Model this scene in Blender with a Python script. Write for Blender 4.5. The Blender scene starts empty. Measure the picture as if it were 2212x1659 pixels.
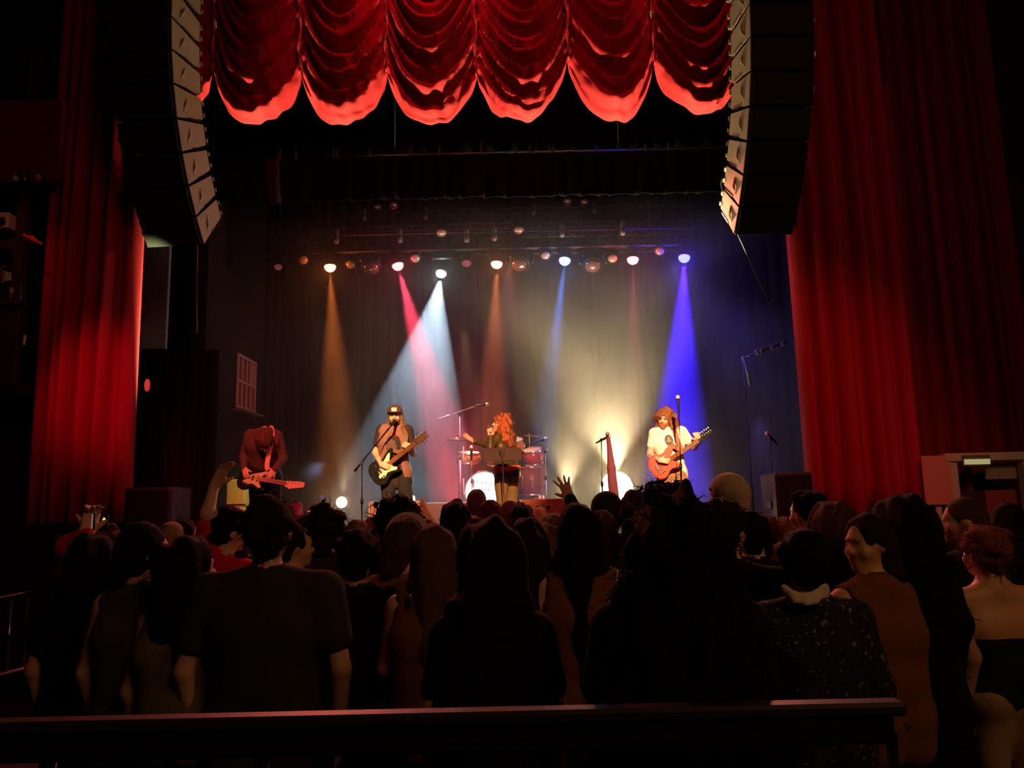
import bpy, math, random
import numpy as np
from mathutils import Vector, Matrix
from mathutils.bvhtree import BVHTree

# ---------------------------------------------------------------- camera
SC = bpy.context.scene
COL = SC.collection
FPX, CXP, CYP = 1662.0, 1106.0, 829.5
PITCH = math.atan2(256.0, FPX)
ROLL = 0.0225
_F = Vector((0, math.cos(PITCH), math.sin(PITCH)))
_U0 = Vector((0, -math.sin(PITCH), math.cos(PITCH)))
_R0 = Vector((1, 0, 0))
_U = _U0 * math.cos(ROLL) + _R0 * math.sin(ROLL)
_R = _R0 * math.cos(ROLL) - _U0 * math.sin(ROLL)
CAM = Vector((0, 0, 1.72))
cd = bpy.data.cameras.new('camera')
cd.sensor_width = 36.0
cd.lens = 36.0 * FPX / 2212.0
cd.clip_start = 0.05
cd.clip_end = 100
cam = bpy.data.objects.new('camera', cd)
COL.objects.link(cam)
cam.matrix_world = Matrix.Translation(CAM) @ Matrix((_R, _U, -_F)).transposed().to_4x4()
SC.camera = cam

def P(px, py, d):
    """point of the hall at depth d (metres along +Y) seen at photo pixel px, py"""
    v = _F * FPX + _R * (px - CXP) + _U * (CYP - py)
    return CAM + v * (d / v.y)

STAGE_Z = 1.22

# ---------------------------------------------------------------- world, view
w = bpy.data.worlds.new('world')
SC.world = w
w.use_nodes = True
w.node_tree.nodes['Background'].inputs[0].default_value = (0.5, 0.45, 0.5, 1)
w.node_tree.nodes['Background'].inputs[1].default_value = 0.0
SC.view_settings.view_transform = 'Standard'
SC.view_settings.look = 'None'
SC.view_settings.gamma = 1.0
SC.view_settings.exposure = 0.0
SC.view_settings.use_curve_mapping = False
try:
    SC.cycles.use_denoising = True
    SC.cycles.volume_bounces = 0
    SC.cycles.max_bounces = 5
    SC.cycles.diffuse_bounces = 2
    SC.cycles.glossy_bounces = 2
    SC.cycles.transmission_bounces = 3
    SC.cycles.volume_step_rate = 3.0
    SC.cycles.volume_max_steps = 64
    SC.cycles.sample_clamp_indirect = 3.0
    SC.cycles.caustics_reflective = False
    SC.cycles.caustics_refractive = False
except Exception as e:
    print(e)

def spot(name, loc, target, color, power, deg, blend=0.15, size=0.06):
    l = bpy.data.lights.new(name, 'SPOT')
    l.color = color
    l.energy = power
    l.spot_size = math.radians(deg)
    l.spot_blend = blend
    l.shadow_soft_size = size
    o = bpy.data.objects.new(name, l)
    COL.objects.link(o)
    o.location = loc
    o.rotation_euler = (Vector(target) - Vector(loc)).to_track_quat('-Z', 'Y').to_euler()
    return o

def bulb(name, loc, color, power, size=.05):
    l = bpy.data.lights.new(name, 'POINT')
    l.color = color
    l.energy = power
    l.shadow_soft_size = size
    o = bpy.data.objects.new(name, l)
    COL.objects.link(o)
    o.location = loc
    return o

def area(name, loc, target, color, power, sx, sy):
    l = bpy.data.lights.new(name, 'AREA')
    l.color = color
    l.energy = power
    l.shape = 'RECTANGLE'
    l.size = sx
    l.size_y = sy
    o = bpy.data.objects.new(name, l)
    COL.objects.link(o)
    o.location = loc
    o.rotation_euler = (Vector(target) - Vector(loc)).to_track_quat('-Z', 'Y').to_euler()
    return o

RED = (1.0, 0.02, 0.04)
# front of house washes, hung above and behind the camera
spot('house_wash_left', (-2.6, 1.2, 7.6), P(232, 870, 8.6), (1, .01, .11), 1700, 11, 1.0, .12)
spot('house_wash_left_wide', (-1.2, 0.5, 8.0), P(215, 960, 8.6), (1, .02, .05), 110, 30, 1.0, .2)
spot('house_wash_right', (0.6, -1.6, 8.0), P(1795, 940, 8.6), (1, .05, .06), 1150, 19, 1.0, .05)
spot('house_wash_right_far', (3.2, -0.5, 7.5), P(2020, 700, 8.8), (1, .20, .10), 26, 50, 1.0, .2)
spot('valance_wash', (-.9, 7.5, 9.9), P(930, 110, 9.0), (1, .02, .12), 190, 100, 1.0, .05)
spot('valance_wash_right', (2.4, 7.5, 9.9), P(1330, 90, 9.0), (1, .02, .12), 90, 100, 1.0, .05)
spot('valance_wash_wide', (0.0, 3.5, 9.9), P(1000, 60, 9.0), (1, .05, .12), 14, 110, .8, .1)
# warm key light on the band
spot('key_left', (-1.5, -1.0, 7.2), P(852, 980, 9.6), (1, .50, .20), 19000, 9, .6, .05)
spot('key_centre', (0.5, -1.0, 7.4), P(1065, 975, 10.0), (1, .36, .14), 16000, 9, .6, .05)
spot('key_right', (1.2, -1.0, 7.2), P(1450, 980, 9.9), (1, .52, .24), 22000, 10, .6, .05)
spot('key_red', (0.0, -1.5, 7.0), P(900, 1000, 10.0), (1, .06, .08), 1500, 34, .6, .08)
spot('bass_red', (-3.0, 3.0, 6.6), P(575, 985, 9.2), (1, .16, .10), 2000, 14, .6, .08)
# house lights: very dim warm spill over the crowd, then spots added for the speaker sides
area('house_light', (4.6, -2.6, 7.0), (1.6, 3.4, 0.8), (1, .44, .18), 105, 4, 2)
spot('speaker_fill', (1.6, 9.45, 5.6), (-3.5, 8.3, 5.5), (1, .80, .47), 130, 44, .6, .2)
spot('speaker_fill_two', (-2.6, 9.45, 5.6), (2.6, 8.3, 5.4), (1, .74, .43), 130, 44, .6, .2)
# low light from the stage on the hem of the valance
for hx in (-4.1, -2.95, -1.93, -.86, .23, 1.35, 2.42):
    spot('hem_light', (hx + .05, 8.62, 1.30), (hx, 8.86, 6.5), (1, 1, .45), 5500, 14, .5, .02)
# added rim lights standing in for coloured spill on the crowd
spot('crowd_rim_red', (-2.4, 9.95, 5.5), (-1.6, 3.6, 1.6), (1, .16, .12), 700, 80, .8, .1)
spot('crowd_rim_amber', (2.2, 9.95, 5.5), (1.4, 3.6, 1.6), (1, .26, .15), 760, 80, .8, .1)

# ---------------------------------------------------------------- materials
_M = {}
def mat(name, color, rough=.7, metal=0.0, bump=0.0, scale=30.0, var=0.0, emit=None, es=0.0, sheen=0.0, stretch=(1, 1, 1), spec=.3):
    if name in _M:
        return _M[name]
    m = bpy.data.materials.new(name)
    m.use_nodes = True
    nt = m.node_tree
    b = nt.nodes['Principled BSDF']
    b.inputs['Base Color'].default_value = (*color, 1)
    b.inputs['Roughness'].default_value = rough
    b.inputs['Metallic'].default_value = metal
    b.inputs['Specular IOR Level'].default_value = spec
    if sheen:
        b.inputs['Sheen Weight'].default_value = sheen
        b.inputs['Sheen Tint'].default_value = (*[min(1, c * 2 + .05) for c in color], 1)
    if emit:
        b.inputs['Emission Color'].default_value = (*emit, 1)
        b.inputs['Emission Strength'].default_value = es
    if bump or var:
        tc = nt.nodes.new('ShaderNodeTexCoord')
        mp = nt.nodes.new('ShaderNodeMapping')
        mp.inputs['Scale'].default_value = stretch
        nz = nt.nodes.new('ShaderNodeTexNoise')
        nz.inputs['Scale'].default_value = scale
        nz.inputs['Detail'].default_value = 3
        nt.links.new(tc.outputs['Object'], mp.inputs[0])
        nt.links.new(mp.outputs[0], nz.inputs['Vector'])
        if bump:
            bp = nt.nodes.new('ShaderNodeBump')
            bp.inputs['Strength'].default_value = bump
            bp.inputs['Distance'].default_value = .01
            nt.links.new(nz.outputs['Fac'], bp.inputs['Height'])
            nt.links.new(bp.outputs[0], b.inputs['Normal'])
        if var:
            mx = nt.nodes.new('ShaderNodeMix')
            mx.data_type = 'RGBA'
            mx.inputs[6].default_value = (*[c * (1 - var) for c in color], 1)
            mx.inputs[7].default_value = (*[min(1, c * (1 + var)) for c in color], 1)
            nt.links.new(nz.outputs['Fac'], mx.inputs[0])
            nt.links.new(mx.outputs[2], b.inputs['Base Color'])
    _M[name] = m
    return m

def glow(name, color, strength):
    if name in _M:
        return _M[name]
    m = bpy.data.materials.new(name)
    m.use_nodes = True
    nt = m.node_tree
    nt.nodes.remove(nt.nodes['Principled BSDF'])
    e = nt.nodes.new('ShaderNodeEmission')
    e.inputs[0].default_value = (*color, 1)
    e.inputs[1].default_value = strength
    nt.links.new(e.outputs[0], nt.nodes['Material Output'].inputs[0])
    _M[name] = m
    return m

def stripes(name, c1, c2, scale, rough=.8, axis='Z'):
    if name in _M:
        return _M[name]
    m = mat(name, c1, rough)
    nt = m.node_tree
    tc = nt.nodes.new('ShaderNodeTexCoord')
    wv = nt.nodes.new('ShaderNodeTexWave')
    wv.bands_direction = axis
    wv.inputs['Scale'].default_value = scale
    wv.inputs['Distortion'].default_value = .6
    cr = nt.nodes.new('ShaderNodeValToRGB')
    cr.color_ramp.elements[0].position = .45
    cr.color_ramp.elements[1].position = .6
    cr.color_ramp.elements[0].color = (*c1, 1)
    cr.color_ramp.elements[1].color = (*c2, 1)
    nt.links.new(tc.outputs['Object'], wv.inputs['Vector'])
    nt.links.new(wv.outputs['Fac'], cr.inputs[0])
    nt.links.new(cr.outputs[0], nt.nodes['Principled BSDF'].inputs['Base Color'])
    return m

def specks(name, c1, c2, scale, thr=.62):
    if name in _M:
        return _M[name]
    m = mat(name, c1, .9)
    nt = m.node_tree
    tc = nt.nodes.new('ShaderNodeTexCoord')
    vo = nt.nodes.new('ShaderNodeTexNoise')
    vo.inputs['Scale'].default_value = scale
    cr = nt.nodes.new('ShaderNodeValToRGB')
    cr.color_ramp.elements[0].position = thr
    cr.color_ramp.elements[1].position = thr + .05
    cr.color_ramp.elements[0].color = (*c1, 1)
    cr.color_ramp.elements[1].color = (*c2, 1)
    nt.links.new(tc.outputs['Object'], vo.inputs['Vector'])
    nt.links.new(vo.outputs['Fac'], cr.inputs[0])
    nt.links.new(cr.outputs[0], nt.nodes['Principled BSDF'].inputs['Base Color'])
    return m

BLACK = mat('black_paint', (.012, .012, .012), .6)
BLACKM = mat('black_metal', (.02, .02, .022), .35, .6)
STEEL = mat('steel', (.45, .45, .47), .3, 1.0)
CHROME = mat('chrome', (.75, .75, .77), .15, 1.0)
RUBBER = mat('rubber', (.015, .015, .015), .8)

# ---------------------------------------------------------------- objects
ORG = {}
def thing(name, label, cat, loc=(0, 0, 0), group=None):
    o = bpy.data.objects.new(name, None)
    o.empty_display_size = .1
    COL.objects.link(o)
    o.location = loc
    ORG[o.name] = Vector(loc)
    o['label'] = label
    o['category'] = cat
    if group:
        o['group'] = group
    return o

def tag(o, label, cat, group=None):
    o['label'] = label
    o['category'] = cat
    if group:
        o['group'] = group
    return o

def link_mesh(name, me, parent, label=None):
    o = bpy.data.objects.new(name, me)
    COL.objects.link(o)
    if parent is not None:
        o.parent = parent
        ORG[o.name] = ORG[parent.name]
    else:
        ORG[o.name] = Vector((0, 0, 0))
    if label:
        o['label'] = label
    return o

def raw_mesh(name, V, Fq, m, parent=None, smooth=True, label=None):
    """V (n,3) world numpy, Fq (m,4) quads"""
    V = np.asarray(V, float)
    if parent is not None:
        V = V - np.array(ORG[parent.name])
    me = bpy.data.meshes.new(name)
    me.vertices.add(len(V))
    me.vertices.foreach_set('co', V.astype(np.float32).ravel())
    nf = len(Fq)
    me.loops.add(nf * 4)
    me.loops.foreach_set('vertex_index', np.asarray(Fq, np.int32).ravel())
    me.polygons.add(nf)
    me.polygons.foreach_set('loop_start', np.arange(0, nf * 4, 4, dtype=np.int32))
    me.polygons.foreach_set('use_smooth', np.full(nf, smooth))
    me.materials.append(m)
    me.update(calc_edges=True)
    return link_mesh(name, me, parent, label)

def basis(d):
    d = Vector(d).normalized()
    a = Vector((0, 0, 1)) if abs(d.z) < .9 else Vector((1, 0, 0))
    x = d.cross(a).normalized()
    return x, x.cross(d).normalized(), d

class MB:
    def __init__(s):
        s.v, s.f, s.m = [], [], []
        s.mi = 0
    def add(s, vs, fs):
        k = len(s.v)
        s.v += [tuple(x) for x in vs]
        s.f += [tuple(i + k for i in f) for f in fs]
        s.m += [s.mi] * len(fs)
        return s
    def box(s, c, size, X=None, Y=None, Z=None, ch=0.0):
        c = Vector(c)
        X = Vector(X) if X else Vector((1, 0, 0))
        Y = Vector(Y) if Y else Vector((0, 1, 0))
        Z = Vector(Z) if Z else Vector((0, 0, 1))
        hx, hy, hz = [q / 2 for q in size]
        if ch <= 0:
            vs = [c + X * (i * hx) + Y * (j * hy) + Z * (k * hz) for k in (-1, 1) for j in (-1, 1) for i in (-1, 1)]
            fs = [(0, 2, 3, 1), (4, 5, 7, 6), (0, 1, 5, 4), (2, 6, 7, 3), (0, 4, 6, 2), (1, 3, 7, 5)]
            return s.add(vs, fs)
        # chamfered in plan (X/Z outline) and front/back
        r = ch
        ring = [(-hx + r, -hz), (hx - r, -hz), (hx, -hz + r), (hx, hz - r), (hx - r, hz), (-hx + r, hz), (-hx, hz - r), (-hx, -hz + r)]
        vs = []
        for yy, k in ((-hy, .0), (-hy + r, 1.), (hy - r, 1.), (hy, .0)):
            for a, b in ring:
                sa, sb = (1, 1) if k else ((hx - r) / hx, (hz - r) / hz)
                vs.append(c + X * a * sa + Z * b * sb + Y * yy)
        fs = [tuple(range(8))[::1], tuple(range(31, 23, -1))]
        for q in range(3):
            for i in range(8):
                j = (i + 1) % 8
                fs.append((q * 8 + i, q * 8 + 8 + i, q * 8 + 8 + j, q * 8 + j))
        return s.add(vs, fs)
    def tube(s, pts, r, n=8, closed=False):
        pts = [Vector(p) for p in pts]
        rs = r if isinstance(r, (list, tuple)) else [r] * len(pts)
        vs, fs = [], []
        X0 = None
        for i, p in enumerate(pts):
            d = (pts[min(i + 1, len(pts) - 1)] - pts[max(i - 1, 0)])
            if closed:
                d = pts[(i + 1) % len(pts)] - pts[i - 1]
            d = d.normalized() if d.length > 1e-9 else Vector((0, 0, 1))
            if X0 is None:
                X, Y, _ = basis(d)
            else:
                X = (X0 - d * X0.dot(d)).normalized()
                Y = d.cross(X)
            X0 = X
            for k in range(n):
                a = 2 * math.pi * k / n
                vs.append(p + X * (math.cos(a) * rs[i]) + Y * (math.sin(a) * rs[i]))
        m = len(pts)
        for i in range(m if closed else m - 1):
            for k in range(n):
                a, b = i * n + k, i * n + (k + 1) % n
                c, d2 = ((i + 1) % m) * n + k, ((i + 1) % m) * n + (k + 1) % n
                fs.append((a, b, d2, c))
        if not closed:
            fs.append(tuple(range(n))[::-1])
            fs.append(tuple(range((m - 1) * n, m * n)))
        return s.add(vs, fs)
    def lathe(s, c, axis, prof, n=20, caps=True):
        """prof list of (radius, height along axis)"""
        X, Y, D = basis(axis)
        c = Vector(c)
        vs, fs = [], []
        for r, h in prof:
            for k in range(n):
                a = 2 * math.pi * k / n
                vs.append(c + D * h + X * (math.cos(a) * r) + Y * (math.sin(a) * r))
        for i in range(len(prof) - 1):
            for k in range(n):
                j = (k + 1) % n
                fs.append((i * n + k, i * n + j, (i + 1) * n + j, (i + 1) * n + k))
        if caps:
            fs.append(tuple(range(n))[::-1])
            fs.append(tuple(range((len(prof) - 1) * n, len(prof) * n)))
        return s.add(vs, fs)
    def ball(s, c, r, n=12, sc=(1, 1, 1)):
        c = Vector(c)
        vs, fs = [], []
        m = n // 2
        for i in range(m + 1):
            t = math.pi * i / m
            for k in range(n):
                a = 2 * math.pi * k / n
                vs.append(c + Vector((math.sin(t) * math.cos(a) * r * sc[0], math.sin(t) * math.sin(a) * r * sc[1], math.cos(t) * r * sc[2])))
        for i in range(m):
            for k in range(n):
                j = (k + 1) % n
                fs.append((i * n + k, (i + 1) * n + k, (i + 1) * n + j, i * n + j))
        return s.add(vs, fs)
    def prism(s, outline, O, U, V, N, t):
        """outline of (u,v) extruded by thickness t along N (centred)"""
        O, U, V, N = Vector(O), Vector(U), Vector(V), Vector(N)
        n = len(outline)
        vs = []
        cu = sum(p[0] for p in outline) / n
        cv = sum(p[1] for p in outline) / n
        for h, k in ((-t / 2, .94), (-t * .32, 1.), (t * .32, 1.), (t / 2, .94)):
            for u, v in outline:
                vs.append(O + U * (cu + (u - cu) * k) + V * (cv + (v - cv) * k) + N * h)
        fs = [tuple(range(n))[::-1], tuple(range(3 * n, 4 * n))]
        for q in range(3):
            for i in range(n):
                j = (i + 1) % n
                fs.append((q * n + i, q * n + j, q * n + n + j, q * n + n + i))
        return s.add(vs, fs)
    def build(s, name, m, parent=None, smooth=False, label=None):
        off = ORG[parent.name] if parent is not None else Vector((0, 0, 0))
        me = bpy.data.meshes.new(name)
        me.from_pydata([(x[0] - off.x, x[1] - off.y, x[2] - off.z) for x in s.v], [], s.f)
        for mm in (m if isinstance(m, (list, tuple)) else [m]):
            me.materials.append(mm)
        if isinstance(m, (list, tuple)):
            me.polygons.foreach_set('material_index', s.m)
        if smooth:
            me.polygons.foreach_set('use_smooth', [len(f) == 4 for f in s.f])
        me.update()
        return link_mesh(name, me, parent, label)

def struct(o):
    o['kind'] = 'structure'
    return o

def spline(pts, n=6, closed=False):
    """Catmull-Rom through points"""
    P_ = [np.array(p, float) for p in pts]
    out = []
    m = len(P_)
    for i in range(m if closed else m - 1):
        if closed:
            a, b, c, d = P_[i - 1], P_[i], P_[(i + 1) % m], P_[(i + 2) % m]
        else:
            a, b, c, d = P_[max(i - 1, 0)], P_[i], P_[i + 1], P_[min(i + 2, m - 1)]
        for k in range(n):
            t = k / n
            out.append(tuple(.5 * ((2 * b) + (-a + c) * t + (2 * a - 5 * b + 4 * c - d) * t * t + (-a + 3 * b - 3 * c + d) * t ** 3)))
    if not closed:
        out.append(tuple(P_[-1]))
    return out

# ---------------------------------------------------------------- distance field modelling: smooth unions, meshed with surface nets
class SDF:
    def __init__(s, h):
        s.h = h
        s.p = []
    def cap(s, a, ra, b, rb, k=.02, sub=False):
        a, b = np.array(a, float), np.array(b, float)
        r = max(ra, rb)
        s.p.append(('c', a, ra, b, rb, k, sub, np.minimum(a, b) - r, np.maximum(a, b) + r))
        return s
    def ell(s, c, r, R=None, k=.02, sub=False):
        c, r = np.array(c, float), np.array(r, float)
        R = np.eye(3) if R is None else np.array(R, float)
        e = np.max(r)
        s.p.append(('e', c, r, R, None, k, sub, c - e, c + e))
        return s
    def half(s, c, n):
        """cut everything on the side n points to"""
        s.p.append(('h', np.array(c, float), np.array(n, float), None, None, 0, True, None, None))
        return s
    def mesh(s, noise=None):
        h = s.h
        pos = [q for q in s.p if not q[6]]
        lo = np.min([q[7] for q in pos], axis=0) - 3 * h - .02
        hi = np.max([q[8] for q in pos], axis=0) + 3 * h + .02
        n = np.ceil((hi - lo) / h).astype(int) + 1
        ax = [lo[i] + h * np.arange(n[i]) for i in range(3)]
        F = np.full(n, 1.0, np.float32)
        for kind, a, ra, b, rb, k, sub, l, u in s.p:
            if kind == 'h':
                X, Y, Z = np.meshgrid(*ax, indexing='ij', sparse=True)
                d = (X - a[0]) * ra[0] + (Y - a[1]) * ra[1] + (Z - a[2]) * ra[2]
                F = np.maximum(F, d.astype(np.float32))
                continue
            mg = k + 3 * h
            i0 = np.maximum(((l - mg - lo) / h).astype(int), 0)
            i1 = np.minimum(((u + mg - lo) / h).astype(int) + 2, n)
            if np.any(i1 <= i0):
                continue
            sl = tuple(slice(i0[i], i1[i]) for i in range(3))
            X, Y, Z = np.meshgrid(*[ax[i][sl[i]] for i in range(3)], indexing='ij', sparse=True)
            if kind == 'c':
                ab = b - a
                L = max(float(ab @ ab), 1e-12)
                t = np.clip(((X - a[0]) * ab[0] + (Y - a[1]) * ab[1] + (Z - a[2]) * ab[2]) / L, 0, 1)
                d = np.sqrt((X - a[0] - t * ab[0]) ** 2 + (Y - a[1] - t * ab[1]) ** 2 + (Z - a[2] - t * ab[2]) ** 2) - (ra + t * (rb - ra))
            else:
                dx, dy, dz = X - a[0], Y - a[1], Z - a[2]
                R = b
                q = [(dx * R[i][0] + dy * R[i][1] + dz * R[i][2]) for i in range(3)]
                k0 = np.sqrt(sum((q[i] / ra[i]) ** 2 for i in range(3)))
                k1 = np.sqrt(sum((q[i] / ra[i] ** 2) ** 2 for i in range(3))) + 1e-9
                d = k0 * (k0 - 1) / k1
            d = d.astype(np.float32)
            G = F[sl]
            if sub:
                d = -d
                if k > 0:
                    hh = np.clip(.5 - .5 * (G - d) / k, 0, 1)
                    G = G * (1 - hh) + d * hh + k * hh * (1 - hh)
                else:
                    G = np.maximum(G, d)
            else:
                if k > 0:
                    hh = np.clip(.5 + .5 * (G - d) / k, 0, 1)
                    G = G * (1 - hh) + d * hh - k * hh * (1 - hh)
                else:
                    G = np.minimum(G, d)
            F[sl] = G
        if noise is not None:
            X, Y, Z = np.meshgrid(*ax, indexing='ij', sparse=True)
            F = F + noise(X, Y, Z).astype(np.float32)
        F[0], F[-1], F[:, 0], F[:, -1], F[:, :, 0], F[:, :, -1] = 1, 1, 1, 1, 1, 1
        return nets(F, lo, h)

def nets(F, lo, h):
    S = F < 0
    nx, ny, nz = F.shape
    cs = np.zeros((nx - 1, ny - 1, nz - 1), np.int8)
    for i in (0, 1):
        for j in (0, 1):
            for k in (0, 1):
                cs += S[i:nx - 1 + i, j:ny - 1 + j, k:nz - 1 + k]
    act = (cs > 0) & (cs < 8)
    idx = np.full(act.shape, -1, np.int32)
    I, J, K = np.nonzero(act)
    idx[I, J, K] = np.arange(len(I))
    acc = np.zeros((len(I), 3))
    cnt = np.zeros(len(I))
    offs = [(0, 0, 0), (1, 0, 0), (0, 1, 0), (1, 1, 0), (0, 0, 1), (1, 0, 1), (0, 1, 1), (1, 1, 1)]
    for a in range(8):
        for ax in range(3):
            if offs[a][ax] == 0:
                o1 = offs[a]
                o2 = list(o1)
                o2[ax] = 1
                f1 = F[I + o1[0], J + o1[1], K + o1[2]]
                f2 = F[I + o2[0], J + o2[1], K + o2[2]]
                c = (f1 < 0) != (f2 < 0)
                t = np.where(c, f1 / np.where(c, f1 - f2, 1), 0)
                for q in range(3):
                    acc[:, q] += np.where(c, o1[q] + (t if q == ax else 0), 0)
                cnt += c
    V = lo + h * (np.stack([I, J, K], 1) + acc / cnt[:, None])
    quads = []
    for ax in range(3):
        sl0 = [slice(1, -1)] * 3
        sl1 = [slice(1, -1)] * 3
        sl0[ax] = slice(0, -1)
        sl1[ax] = slice(1, None)
        a, b = S[tuple(sl0)], S[tuple(sl1)]
        for flip, m in ((False, a & ~b), (True, ~a & b)):
            i, j, k = np.nonzero(m)
            c = [i, j, k]
            for q in range(3):
                if q != ax:
                    c[q] = c[q] + 1
            u, v = [(1, 2), (2, 0), (0, 1)][ax]
            def at(du, dv):
                cc = [x.copy() for x in c]
                cc[u] -= du
                cc[v] -= dv
                return idx[cc[0], cc[1], cc[2]]
            q4 = [at(1, 1), at(0, 1), at(0, 0), at(1, 0)]
            if flip:
                q4 = q4[::-1]
            quads.append(np.stack(q4, 1))
    Q = np.concatenate(quads)
    Q = Q[(Q >= 0).all(1)]
    return V, Q

def wobble(amp, freq, seed, stretch=(1, 1, 1), n=6):
    rs = np.random.RandomState(seed)
    ks = rs.normal(size=(n, 3))
    ks /= np.linalg.norm(ks, axis=1)[:, None]
    ks = ks * freq * rs.uniform(.6, 1.6, size=(n, 1)) * np.array(stretch)
    ph = rs.uniform(0, 6.28, n)
    def f(X, Y, Z):
        o = 0
        for k, p in zip(ks, ph):
            o = o + np.sin(X * k[0] + Y * k[1] + Z * k[2] + p)
        return o * (amp / math.sqrt(n))
    return f

# ================================================================ the setting
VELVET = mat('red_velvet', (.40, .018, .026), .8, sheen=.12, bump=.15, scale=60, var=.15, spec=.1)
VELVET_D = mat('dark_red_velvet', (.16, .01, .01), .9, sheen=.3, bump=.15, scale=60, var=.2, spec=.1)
BLACKCLOTH = mat('black_cloth', (.010, .008, .008), .95, bump=.2, scale=40, spec=.1)
BACKCLOTH = mat('backdrop_cloth', (.017, .011, .011), .95, bump=.2, scale=40, var=.2, spec=.1)
WALLM = mat('black_wall_paint', (.012, .011, .012), .85, bump=.2, scale=12, var=.3)
STAGEFLOOR = mat('black_stage_lacquer', (.03, .02, .02), .16, bump=.05, scale=6, var=.3, spec=.8)
HOUSEFLOOR = mat('house_floor', (.03, .022, .02), .6, bump=.1, scale=9, var=.4)

def wallbox(name, x0, x1, y0, y1, z0, z1, m=WALLM):
    return struct(MB().box(((x0 + x1) / 2, (y0 + y1) / 2, (z0 + z1) / 2), (x1 - x0, y1 - y0, z1 - z0)).build(name, m))

wallbox('floor', -8, 8, -4, 16, -.2, 0, HOUSEFLOOR)
wallbox('ceiling', -8, 8, -4, 16, 10.5, 10.7)
wallbox('wall_left', -8.2, -8, -4, 16, 0, 10.5)
wallbox('wall_right', 8, 8.2, -4, 16, 0, 10.5)
wallbox('wall_rear', -8, 8, -4.2, -4, 0, 10.5)
wallbox('wall_front', -8, 8, 15.6, 15.8, 0, 10.5)
# proscenium wall either side and the header
wallbox('wall_proscenium_left', -8, -4.7, 8.95, 9.25, 0, 10.5)
wallbox('wall_proscenium_right', 3.9, 8, 9.0, 9.25, 0, 10.5)
wallbox('trim_1', -4.7, 3.9, 9.3, 9.5, 8.1, 10.5)
# the side walls of the stage house
wallbox('wall_stage_left', -4.75, -4.55, 11.2, 15.5, 0, 10.5)
wallbox('wall_stage_right', 5.3, 5.5, 9.4, 15.5, 0, 10.5, mat('navy_black_wall', (.02, .018, .03), .8, bump=.2, scale=10, var=.3))
wallbox('stage_floor', -4.55, 4.6, 8.35, 15.5, STAGE_Z - .12, STAGE_Z, STAGEFLOOR)
wallbox('stage_front', -4.5, 4.5, 8.4, 8.5, 0, STAGE_Z - .12, BLACK)
wallbox('wall_wing_left', -8, -5.25, 10.7, 10.85, 0, 10.5)
wallbox('wall_return_left', -5.1, -4.97, 9.25, 10.1, 0, 10.5)
# low side stages either side of the apron, in front of the curtains
wallbox('trim_2', -6.9, -4.05, 7.75, 8.5, 0, P(150, 1130, 8).z, BLACK)
wallbox('trim_3', 3.3, 8, 8.2, 8.34, 0, 1.35, BLACK)

def curtain(name, label, cat, x0, x1, y, z0, z1, folds, depth, m, seed, rows=16, slope=0.0, group=None, wander=.03):
    rs = random.Random(seed)
    ws = [rs.uniform(.55, 1.5) for _ in range(folds)]
    tot = sum(ws)
    cols = []
    x = 0
    for i, wd in enumerate(ws):
        n = 9
        a = rs.uniform(.55, 1.15)
        for k in range(n):
            t = k / n
            cols.append(((x + wd * t) / tot, a * (math.sin(math.pi * t) ** .65), a * t, i))
        x += wd
    cols.append((1.0, 0, 0, folds))
    ph = [rs.uniform(0, 6.28) for _ in range(folds + 1)]
    V = []
    for r in range(rows + 1):
        t = r / rows
        z = z0 + (z1 - z0) * t
        for u, d, q, i in cols:
            sway = wander * math.sin(2.2 * t + ph[i]) * (1 - t)
            V.append((x0 + (x1 - x0) * u + sway, y - depth * d * (.75 + .35 * (1 - t)), z + (x0 + (x1 - x0) * u) * slope))
    nc = len(cols)
    Q = [(r * nc + c, r * nc + c + 1, (r + 1) * nc + c + 1, (r + 1) * nc + c) for r in range(rows) for c in range(nc - 1)]
    o = raw_mesh(name, V, Q, m)
    md = o.modifiers.new('thick', 'SOLIDIFY')
    md.thickness = .012
    tag(o, label, cat, group)
    return o

curtain('side_curtain', 'tall crimson velvet stage curtain, brightly spotlit, beside the short black drape', 'curtain', -5.36, -4.27, 8.62, P(150, 1130, 8).z, 9.8, 6, .30, VELVET, 5)
curtain('side_curtain', 'tall red velvet stage curtain above the guitarist side, lit red with a thin bright edge', 'curtain', 3.215, 4.50, 8.62, 1.35, 9.8, 6, .30, VELVET, 11)
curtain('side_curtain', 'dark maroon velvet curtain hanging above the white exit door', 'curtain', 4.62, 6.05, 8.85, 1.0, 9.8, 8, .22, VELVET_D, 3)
curtain('backdrop_curtain', 'dark pleated backdrop curtain closing the rear of the stage behind the haze', 'curtain', -4.5, 5.2, 14.5, STAGE_Z, 9.8, 34, .16, BACKCLOTH, 7)
curtain('wing_curtain', 'short black drape below the blue grey panel, beyond the crimson curtain', 'curtain', -5.9, P(474, 765, 10.2).x, 10.2, .8, P(420, 758, 10.2).z, 12, .09, BLACKCLOTH, 9)
curtain('border_curtain', 'black border curtain with a tied ruffled top hanging behind the red valance', 'curtain', -4.6, 4.6, 9.75, P(1000, 430, 9.75).z, P(600, 345, 9.75).z, 40, .07, BLACKCLOTH, 21, rows=6)
curtain('wing_curtain', 'narrow maroon strip of cloth at the end of the black border curtain', 'curtain', P(571, 400, 9.6).x, P(603, 400, 9.6).x, 9.6, P(590, 440, 9.6).z, P(590, 343, 9.6).z, 2, .05, mat('maroon_cloth', (.035, .010, .010), .9), 31, rows=6)
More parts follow.
